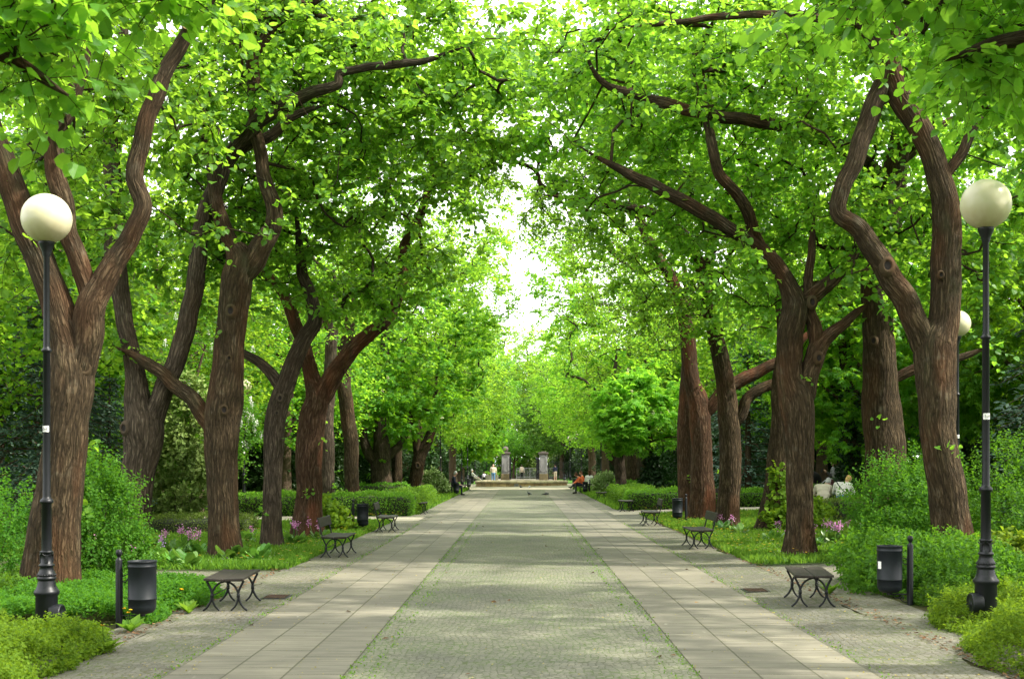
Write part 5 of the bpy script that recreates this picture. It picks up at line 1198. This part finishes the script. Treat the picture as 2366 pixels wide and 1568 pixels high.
def pillar(x, y, label, with_ball):
    r = empty('gate_pillar', (x, y, 0), label, 'gate pillar', 'stone pillars of the park gate')
    m = MB(); box(m, (0, 0, .33), (1.0, 1.0, .70), bev=.03); m.obj('plinth', M['plinth'], r)
    m = MB(); box(m, (0, 0, 1.70), (.82, .82, 2.04), bev=.02)
    for sx in (-1, 1): box(m, (sx * .29, -.42, 1.75), (.14, .04, 1.7), bev=.008)
    for z in (.93, 2.58): box(m, (0, -.42, z), (.72, .04, .12), bev=.008)
    m.obj('shaft', M['pillar'], r)
    m = MB(); box(m, (0, 0, 2.76), (.92, .92, .10), bev=.02); box(m, (0, 0, 2.90), (1.06, 1.06, .20), bev=.03); box(m, (0, 0, 3.04), (.5, .5, .10), bev=.02); m.obj('capital', M['pillar_dark'], r)
    if with_ball: m = MB(); ball(m, (0, 0, 3.33), .31, 20); m.obj('ball', M['pillar_dark'], r)
    return r
pillar(-1.72, 135, 'left gate pillar crowned by a stone ball', True)
pillar(2.35, 135, 'right gate pillar with a flat cap', False)
def gate_leaf(x, y, rz, label):
    r = empty('gate_leaf', (x, y, 0), label, 'iron gate', 'iron leaves of the park gate', rz)
    m = MB(); W, H = 1.5, 2.35
    for xx in (0, W): box(m, (xx, 0, .1 + H / 2), (.07, .07, H))
    for z in (.12, .9, 1.0, H): box(m, (W / 2, 0, z), (W - .07, .05, .06))
    m.obj('frame', M['iron'], r)
    m = MB()
    for i in range(1, 12): box(m, (i * W / 12, 0, .1 + H / 2), (.022, .022, H - .1))
    m.obj('bars', M['iron'], r)
gate_leaf(-1.28, 134.4, -1.47, 'opened iron gate leaf on the left pillar')
gate_leaf(1.86, 134.4, -1.75, 'opened iron gate leaf on the right pillar')
def railing(x, y, L, label, h=1.25, mat='steel', n=None, rz=0):
    r = empty('railing', (x, y, 0), label, 'railing', None, rz); m = MB()
    for z in (.15, h): box(m, (L / 2, 0, z), (L, .05, .05))
    for i in range(int(L / 1.6) + 1): box(m, (i * 1.6, 0, h / 2), (.07, .07, h + .05))
    m.obj('frame', M[mat], r); m = MB()
    for i in range(int(L / .13)): box(m, (.13 * i + .06, 0, h / 2), (.025, .025, h - .12))
    m.obj('bars', M[mat], r)
railing(-.6, 148.6, 5.2, 'grey barred railing along the street beyond the gate')
railing(-8.6, 135, 5.6, 'black iron fence left of the gate pillar', 1.9, 'iron')
railing(2.9, 135, 6.5, 'black iron fence right of the gate pillar', 1.9, 'iron')
sh = empty('bus_shelter', (-3.2, 156, 0), 'bus shelter with rust red roof beyond the gate', 'bus shelter')
m = MB(); box(m, (2.6, 0, 2.72), (8.4, 1.7, .12), bev=.02); box(m, (2.6, -.87, 2.70), (8.4, .05, .2)); m.obj('roof', M['shelter_roof'], sh)
m = MB()
for xx in (-1.4, .4, 2.2, 4.4, 6.6): box(m, (xx, .6, 1.33), (.1, .1, 2.66))
m.obj('posts', M['iron'], sh)
m = MB(); box(m, (2.6, .72, 1.4), (7.8, .02, 2.0)); m.obj('glass', M['glass'], sh)
m = MB(); box(m, (2.65, -.1, 1.35), (1.35, .14, 2.3), bev=.02); pf = m.obj('poster_case', M['iron'], sh)
m = MB(); box(m, (2.65, -.18, 1.42), (1.2, .02, 2.05)); po = m.obj('poster', M['white'], pf)
text_obj('poster_number', '500', .52, (2.65, -.195, 2.12), (PI / 2, 0, 0), 'text_red', pf)
text_obj('poster_words', 'NYCH NÓG', .17, (2.65, -.195, 1.78), (PI / 2, 0, 0), 'text_dark', pf)
m = MB()
for i in range(5):
    for j in range(4): box(m, (2.2 + j * .3, -.195, 1.35 - i * .14), (.2, .006, .025))
m.obj('poster_print', M['text_dark'], pf)
m = MB(); box(m, (4.9, -.05, 1.5), (1.7, .06, 1.5), bev=.01); box(m, (4.6, -.09, 1.75), (.3, .02, .3), 1); m.obj('notice_board', [M['white'], M['yellow']], sh)
pl = None
for i, (x, y) in enumerate(((-3.45, 131), (-2.75, 131.2))):
    r = empty('concrete_planter', (x, y, 0), 'mossy concrete planter left of the ball pillar, ' + ('outer one' if i == 0 else 'one next to the pillar'), 'planter', 'concrete planters')
    m = MB(); box(m, (0, 0, .3), (.62, .62, .6), bev=.03); m.obj('tub', M['concrete'], r)
    m = MB(); rng = np.random.default_rng(i); kk = 220; p = np.stack([rng.normal(size=kk) * .18, rng.normal(size=kk) * .18, .6 + rng.random(kk) * .3], 1); leaves(m, p, rng.normal(size=(kk, 3)) + (0, 0, .8), rng.normal(size=(kk, 3)), .14, OVAL, rng); m.obj('foliage', M['hedge'], r)

# ------------------------------------------------------------------ people and pigeons
def capsules_mesh(caps, vox):
    """caps: (a, b, ra, rb, material index). One closed skin over all of them."""
    bm_ = MB(); segs = []
    for a, b, ra, rb, mi in caps:
        a = np.array(a, float); b = np.array(b, float); L = np.linalg.norm(b - a)
        if L < 1e-4: ball(bm_, a, ra, 16)
        else:
            z = (b - a) / L; u = nrm(np.cross(z, (0, 0, 1) if abs(z[2]) < .9 else (1, 0, 0))); R = np.stack([u, np.cross(z, u), z], 1)
            pr = [(max(1e-4, ra * math.cos(t)), ra * math.sin(t)) for t in np.linspace(-PI / 2, 0, 5)] + [(rb * math.cos(t) + 1e-4, L + rb * math.sin(t)) for t in np.linspace(0, PI / 2, 5)]
            lathe(bm_, pr, 14, a, 0, R, cap=True)
        segs.append((a, b, np.max(ra), np.max(rb) if np.iterable(rb) else rb, mi))
    me = bm_.mesh('tmp', []); o = bpy.data.objects.new('tmp', me); COL.objects.link(o)
    md = o.modifiers.new('r', 'REMESH'); md.mode = 'VOXEL'; md.voxel_size = vox; md.use_smooth_shade = True
    sm = o.modifiers.new('s', 'SMOOTH'); sm.factor = .5; sm.iterations = 3
    out = bpy.data.meshes.new_from_object(o.evaluated_get(DG())); bpy.data.objects.remove(o)
    n = len(out.polygons); c = np.empty(n * 3); out.polygons.foreach_get('center', c); c = c.reshape(-1, 3)
    best = np.full(n, 1e9); idx = np.zeros(n, np.int32)
    for a, b, ra, rb, mi in segs:
        ab = b - a; L2 = ab @ ab
        t = np.clip(((c - a) @ ab) / L2, 0, 1) if L2 > 1e-8 else np.zeros(n)
        d = np.linalg.norm(c - (a + t[:, None] * ab), axis=1) - (ra + (rb - ra) * t)
        m = d < best; best[m] = d[m]; idx[m] = mi
    out.polygons.foreach_set('material_index', idx); out.polygons.foreach_set('use_smooth', np.ones(n, bool))
    return out
def person(label, loc, heading, J, mats, hair=None, sc=1.0, extra=(), hair_caps=None, vox=.011):
    """J: joints in local metres (x right, y ahead). mats: skin, top, legs, shoes, hair."""
    r = empty('person', loc, label, 'person', None, heading); r.scale = (sc,) * 3
    c = []; g = lambda k: np.array(J[k], float)
    hd = g('head'); up = nrm(hd - g('neck')); fw = nrm(np.array(J.get('face', (0, 1, 0)), float))
    c.append((hd + up * .01, hd + up * .01, (.074, .092, .112), 0, 0)); c.append((hd + fw * .035 - up * .06, hd + fw * .05 - up * .075, .05, .042, 0))
    c.append((hd + fw * .085 - up * .005, hd + fw * .108 - up * .025, .012, .014, 0))
    side = nrm(np.cross(fw, up))
    for s in (-1, 1):
        c.append((hd + side * s * .074 - up * .005, hd + side * s * .078 + up * .025, .016, .018, 0))
        c.append((hd + side * s * .032 + fw * .08 + up * .02, hd + side * s * .032 + fw * .082 + up * .02, .014, .014, 0))
    c.append((g('neck'), hd - up * .05, .052, .05, 0))
    sl, sr = g('sl'), g('sr'); ch = (sl + sr) / 2; pel = g('pelvis'); w = J.get('w', 1.0)
    c.append((sl * .86 + sr * .14, sr * .86 + sl * .14, .072 * w, .072 * w, 1))
    ax = nrm(sl - sr)
    for t, ra, hx in ((.18, .105, .085), (.4, .112, .075), (.62, .108, .06), (.82, .112, .065)):
        p = ch + (pel - ch) * t; c.append((p - ax * hx * w, p + ax * hx * w, ra * w, ra * w, 1))
    c.append((g('hl') * .8 + g('hr') * .2, g('hr') * .8 + g('hl') * .2, .118 * w, .118 * w, J.get('hipmat', 2)))
    for s in 'lr':
        c.append((g('h' + s), g('k' + s), .088 * w, .062, 2)); c.append((g('k' + s), g('a' + s), .058, .04, 2 if not J.get('bare') else 0))
        f = nrm(g('t' + s) - g('a' + s)); c.append((g('a' + s) + np.array((0, 0, -.02)), g('t' + s), .044, .034, 3)); c.append((g('a' + s) - f * .03 + np.array((0, 0, -.025)), g('a' + s) + f * .03 + np.array((0, 0, -.03)), .042, .042, 3))
        c.append((g('s' + s), g('e' + s), .056 * w, .045, 1)); c.append((g('e' + s), g('w' + s), .043, .031, 1))
        hdn = nrm(J.get('hd' + s, g('w' + s) - g('e' + s))); wv = g('w' + s); pal = wv + hdn * .075
        lat = nrm(np.cross(hdn, (0, 1, .3))); nr_ = nrm(np.cross(lat, hdn))
        c.append((wv + lat * .012, pal + lat * .022, .021, .017, 0)); c.append((wv - lat * .012, pal - lat * .022, .021, .017, 0))
        for i, L in enumerate((.062, .075, .072, .056)):
            q = pal + lat * (.030 - .02 * i); k1 = q + hdn * L * .5 + nr_ * .008; c.append((q, k1, .0105, .010, 0)); c.append((k1, k1 + hdn * L * .42 + nr_ * .022, .010, .009, 0))
        th = wv + hdn * .02 + lat * .03; c.append((th, th + lat * .025 + hdn * .03 + nr_ * .012, .0125, .0115, 0)); c.append((th + lat * .025 + hdn * .03 + nr_ * .012, th + lat * .03 + hdn * .058 + nr_ * .025, .0115, .010, 0))
    c += list(extra)
    me = capsules_mesh(c, vox)
    for m_ in mats[:4]: me.materials.append(M[m_])
    for m_ in mats[5:]: me.materials.append(M[m_])
    o = bpy.data.objects.new('body', me); COL.objects.link(o); o.parent = r
    if mats[4]:
        hc = [(hd + up * .03 - fw * .02, hd + up * .03 - fw * .02, (.086, .098, .112), 0, 0), (hd - fw * .05 - up * .02, hd - fw * .045 - up * .05, .068, .055, 0)] + list(hair_caps or [])
        hm = capsules_mesh(hc, .012); hm.materials.append(M[mats[4]]); h = bpy.data.objects.new('hair', hm); COL.objects.link(h); h.parent = r
    return r
def stand(**kw):
    J = dict(head=(0, .03, 1.60), neck=(0, 0, 1.44), sl=(-.18, 0, 1.385), sr=(.18, 0, 1.385), pelvis=(0, 0, .96), hl=(-.085, 0, .92), hr=(.085, 0, .92), kl=(-.10, .02, .50), kr=(.10, .02, .50), al=(-.11, -.03, .075), ar=(.11, -.03, .075), tl=(-.13, .13, .035), tr=(.13, .13, .035),
             el=(-.235, -.02, 1.12), er=(.235, -.02, 1.12), wl=(-.24, .07, .88), wr=(.24, .07, .88)); J.update(kw); return J
def sit(**kw):
    J = dict(head=(0, .03, 1.22), neck=(0, -.01, 1.05), sl=(-.18, -.03, 1.0), sr=(.18, -.03, 1.0), pelvis=(0, -.06, .56), hl=(-.09, -.04, .53), hr=(.09, -.04, .53), kl=(-.12, .40, .50), kr=(.12, .40, .50), al=(-.12, .42, .08), ar=(.12, .42, .08), tl=(-.13, .58, .035), tr=(.13, .58, .035),
             el=(-.24, .02, .76), er=(.24, .02, .76), wl=(-.15, .26, .63), wr=(.15, .26, .63)); J.update(kw); return J
person('man from behind in a striped jersey and blue jeans, beyond the fountain', (-2.52, 112, 0), .05, stand(sl=(-.21, 0, 1.385), sr=(.21, 0, 1.385), el=(-.27, 0, 1.12), er=(.27, 0, 1.12), wl=(-.27, .1, .90), wr=(.27, .1, .90), w=1.12), ['skin', 'stripe', 'jeans_blue', 'shoe_dark', None], sc=1.0)
person('small child in a lilac top reaching for the hand of the striped man', (-3.35, 112, 0), .1, stand(er=(.30, .05, 1.25), wr=(.48, .1, 1.30)), ['skin', 'lilac_cloth', 'black_cloth', 'shoe_dark', 'hair_brown'], sc=.60, vox=.014)
person('person in white lounging on the farthest left bench', (-4.05, 108.4, 0), -PI / 2 + .15, sit(head=(0, -.22, 1.16), neck=(0, -.22, 1.0), sl=(-.19, -.2, .95), sr=(.19, -.2, .95), kl=(-.1, .42, .46), kr=(.1, .42, .46), al=(-.1, .8, .12), ar=(.1, .82, .12), tl=(-.1, .95, .16), tr=(.1, .97, .16), w=1.12), ['skin', 'white_cloth', 'cream_cloth', 'shoe_dark', 'hair_grey'])
person('woman in a pale jacket and black leggings walking away through the gate', (.05, 139.5, 0), .0, stand(w=.92, hipmat=1), ['skin', 'cream_cloth', 'black_cloth', 'shoe_dark', 'hair_dark'], sc=.97)
bp = empty('backpack', (.05, 139.28, 1.0), 'beige backpack on the back of the woman in the gate', 'backpack')
m = MB(); box(m, (0, 0, .14), (.30, .17, .46), bev=.05); m.obj('bag', M['beige_cloth'], bp); m = MB(); box(m, (0, -.10, .06), (.22, .06, .2), bev=.025); m.obj('pocket', M['beige_cloth'], bp)
person('man in a dark jacket and beige shorts beside the right gate pillar', (3.45, 128, 0), .6, stand(bare=1, w=1.08), ['skin', 'navy_cloth', 'beige_cloth', 'shoe_dark', 'hair_dark'])
person('grey haired man in a dark suit seated on the far left bench', (-3.80, 71.0, 0), -PI / 2, sit(head=(0, .08, 1.24), w=1.06), ['skin', 'navy_cloth', 'navy_cloth', 'shoe_dark', 'hair_grey'])
person('person in an orange top leaning forward with legs crossed on the right bench', (3.60, 74.2, gz(3.6)), PI / 2 + .15, sit(head=(.04, .38, 1.12), face=(.35, .9, -.2), neck=(.02, .25, .98), sl=(-.18, .18, .94), sr=(.18, .18, .94), el=(-.22, .34, .70), er=(.22, .36, .70), wl=(-.06, .52, .62), wr=(.06, .52, .62), kr=(-.02, .44, .62), ar=(-.16, .72, .38), tr=(-.2, .86, .40)), ['skin', 'orange_cloth', 'navy_cloth', 'shoe_dark', 'hair_brown'])
person('person in pale trousers seated behind the orange clad one', (3.66, 74.95, gz(3.7)), PI / 2, sit(head=(0, .12, 1.2), neck=(0, .06, 1.04), sl=(-.18, .02, .98), sr=(.18, .02, .98)), ['skin', 'orange_cloth', 'pale_trousers', 'shoe_dark', 'hair_brown'])
person('brown haired woman in a white patterned jacket, back turned, on the right bench', (3.98, 73.9, gz(4.0)), .25, sit(head=(0, -.02, 1.24), w=1.05), ['skin', 'white_cloth', 'navy_cloth', 'shoe_dark', 'hair_brown'], hair_caps=[((0, -.06, 1.2), (0, -.07, 1.1), .075, .06, 0)])
person('auburn haired woman in a grey cardigan looking at her phone beside a stroller', (11.25, 45.0, gz(11.2)), PI / 2 + .3, stand(head=(0, .08, 1.585), face=(0, .85, -.5), el=(-.24, .03, 1.10), er=(.23, .05, 1.12), wl=(-.22, .34, 1.0), wr=(.10, .30, 1.26), hipmat=1, w=.92),
       ['skin', 'grey_cloth', 'dress_print', 'shoe_dark', 'hair_auburn'], extra=[((0, 0, .95), (0, .0, .55), .17, .22, 2)], hair_caps=[((0, -.09, 1.6), (0, -.16, 1.50), .05, .045, 0), ((0, -.16, 1.5), (0, -.17, 1.36), .045, .02, 0)])
ph = empty('phone', (10.82, 45.22, gz(11.2) + 1.30), 'phone held by the auburn haired woman', 'phone'); ph.rotation_euler = (.5, 0, .3)
m = MB(); box(m, (0, 0, 0), (.075, .012, .15), bev=.005); m.obj('case', M['text_dark'], ph); m = MB(); box(m, (0, .0075, 0), (.066, .003, .135)); m.obj('screen', M['iron'], ph)
person('fair haired person in a white jacket with a black bag strap, seated with back turned', (9.95, 38.9, gz(10.1) + .02), -.35, sit(head=(.16, .30, 1.08), face=(.6, .7, -.4), neck=(.08, .2, .96), sl=(-.22, .10, .92), sr=(.24, .12, .90), el=(-.30, .18, .66), er=(.34, .2, .64), wl=(-.15, .42, .6), wr=(.22, .44, .6), w=1.2), ['skin', 'white_cloth', 'bright_jeans', 'shoe_dark', 'hair_blond'])
person('white haired person in a cream jacket seated left of the fair haired one', (9.42, 39.2, gz(9.7)), -.1, sit(head=(.20, .30, 1.03), face=(.5, .8, -.4), neck=(.10, .2, .92), sl=(-.2, .08, .88), sr=(.22, .1, .88), el=(-.28, .16, .64), er=(.3, .18, .64), wl=(-.15, .42, .6), wr=(.2, .42, .6), w=1.15), ['skin', 'cream_cloth', 'cream_cloth', 'shoe_dark', 'hair_grey'])
bg = empty('shoulder_bag', (9.95, 38.9, gz(10.1)), 'black strap bag worn across the white jacket', 'bag', None, -.35)
m = MB(); tube(m, catmull([(-.17, -.02, 1.06), (-.14, -.17, .98), (.0, -.22, .80), (.16, -.20, .66), (.27, -.08, .58)], .04), .014, 8); m.obj('strap', M['black_cloth'], bg); m = MB(); box(m, (.30, .02, .54), (.1, .22, .16), bev=.03); m.obj('pouch', M['black_cloth'], bg)
st = empty('stroller', (10.35, 44.6, gz(10.4)), 'black stroller with its hood up, left of the standing woman', 'stroller')
m = MB(); ball(m, (-.1, 0, .98), (.42, .30, .34), 24)
m.obj('hood', M['black_cloth'], st); m = MB(); box(m, (.15, 0, .62), (.75, .46, .24), bev=.08); m.obj('seat', M['black_cloth'], st)
m = MB(); tube(m, catmull([(-.35, -.22, .15), (.1, -.22, .6), (.5, -.22, .98), (.75, -.22, 1.05)], .1), .014, 8); tube(m, catmull([(-.35, .22, .15), (.1, .22, .6), (.5, .22, .98), (.75, .22, 1.05)], .1), .014, 8); tube(m, [(.75, -.22, 1.05), (.75, .22, 1.05)], .018, 8); tube(m, [(.45, -.22, .15), (.1, -.22, .6)], .014, 8); tube(m, [(.45, .22, .15), (.1, .22, .6)], .014, 8); m.obj('frame', M['steel'], st)
for x in (-.35, .45):
    for y in (-.25, .25): m = MB(); lathe(m, [(.10, -.02), (.13, -.02), (.14, 0), (.13, .02), (.10, .02), (.03, .015), (.03, -.015), (.10, -.02)], 20, (x, y, .14), 0, rotx(PI / 2), cap=False); m.obj('wheel', M['text_dark'], st)

def pigeon(label, x, y, rz, dark, peck=0.0):
    r = empty('pigeon', (x, y, .014), label, 'pigeon', 'pigeons on the paving', rz)
    hz = .24 - .12 * peck; hy = .11 + .05 * peck
    c = [((0, -.03, .125), (0, .04, .14), .058, .062, 0), ((0, -.06, .12), (0, -.14, .105), .045, .022, 0), ((0, -.14, .105), (0, -.21, .09), .022, .018, 0), ((0, .06, .15), (0, hy - .02, hz - .03), .045, .03, 1), ((0, hy, hz), (0, hy, hz), .029, .029, 1), ((0, hy + .025, hz - .004), (0, hy + .048, hz - .010), .008, .004, 2)]
    for s in (-1, 1): c += [((s * .045, .03, .14), (s * .035, -.13, .115), .034, .018, 3), ((s * .022, .0, .09), (s * .024, .012, .05), .017, .008, 2), ((s * .024, .012, .05), (s * .024, -.002, .008), .007, .006, 2)] + [((s * .024, -.002, .007), (s * .024 + dx, .035, .005), .005, .004, 2) for dx in (-.016, 0, .016)]
    me = capsules_mesh(c, .005)
    cl = ('pigeon_dark', (.035, .038, .045)) if dark else ('pigeon_pale', (.38, .39, .42))
    for n_, c_ in (cl, ('pigeon_neck', (.03, .05, .045)), ('pigeon_feet', (.28, .09, .07)), ('pigeon_wing' + cl[0][6:], tuple(v * .8 for v in cl[1]))): me.materials.append(M.get(n_) or M.setdefault(n_, plain(n_, c_, .6)))
    o = bpy.data.objects.new('body', me); COL.objects.link(o); o.parent = r
    return r
pigeon('dark pigeon, left one of the far pair before the fountain', -.05, 89, .5, True)
pigeon('pale pigeon, right one of the far pair before the fountain', .57, 89.2, -.4, False, .4)
pigeon('dark pigeon, left one of the nearer pair on the setts', .42, 69.5, .7, True, .2)
pigeon('dark pecking pigeon, right one of the nearer pair', 1.32, 68.6, -1.6, True, .8)

# ------------------------------------------------------------------ light, sky, camera
SUN_EL, SUN_AZ = rad(46), rad(104)      # azimuth clockwise from the view direction
sd = Vector((math.cos(SUN_EL) * math.sin(SUN_AZ), math.cos(SUN_EL) * math.cos(SUN_AZ), math.sin(SUN_EL)))
su = bpy.data.lights.new('sun', 'SUN'); su.energy = 4.0; su.angle = rad(1.5); su.color = (1.0, .94, .84)
so = bpy.data.objects.new('sun', su); COL.objects.link(so); so.rotation_euler = sd.to_track_quat('Z', 'Y').to_euler(); so.location = sd * 60
w = bpy.data.worlds.new('World'); S.world = w; w.use_nodes = True
wn = w.node_tree; bgn = wn.nodes['Background']; sky = wn.nodes.new('ShaderNodeTexSky'); sky.sky_type = 'NISHITA'; sky.sun_disc = False
sky.sun_elevation = SUN_EL; sky.sun_rotation = SUN_AZ; sky.air_density = 1.0; sky.dust_density = 6.0; sky.ozone_density = .6
wk = NT(wn)
cl = wk.ramp(wk.noise(wk.mapping(wk.n('TexCoord').outputs['Generated'], (1, 1, 2.5)), 2.2, 5, .6), [(.3, (.72, .72, .72)), (.62, (.97, .97, .97))])
wk.put(bgn.inputs[0], wk.mix(cl, sky.outputs[0], (10.0, 10.0, 10.1))); bgn.inputs[1].default_value = .15
cd = bpy.data.cameras.new('camera'); co = bpy.data.objects.new('camera', cd); COL.objects.link(co); S.camera = co
co.location = (0, 0, CAM); co.rotation_euler = (PI / 2, 0, 0)
cd.sensor_width = 36; cd.lens = 36 * F / 2366; cd.shift_x = -(HX - 1183) / 2366; cd.shift_y = (HY - 784) / 2366
cd.clip_end = 2000; cd.dof.use_dof = True; cd.dof.focus_distance = 42; cd.dof.aperture_fstop = 5.6
S.view_settings.view_transform = 'Standard'; S.view_settings.look = 'None'; S.view_settings.exposure = 1.35; S.view_settings.gamma = 1
S.render.engine = 'CYCLES'; cy = S.cycles
cy.max_bounces = 10; cy.diffuse_bounces = 5; cy.glossy_bounces = 2; cy.transmission_bounces = 8; cy.transparent_max_bounces = 6; cy.caustics_reflective = False; cy.caustics_refractive = False
cy.sample_clamp_indirect = 6; cy.use_denoising = True
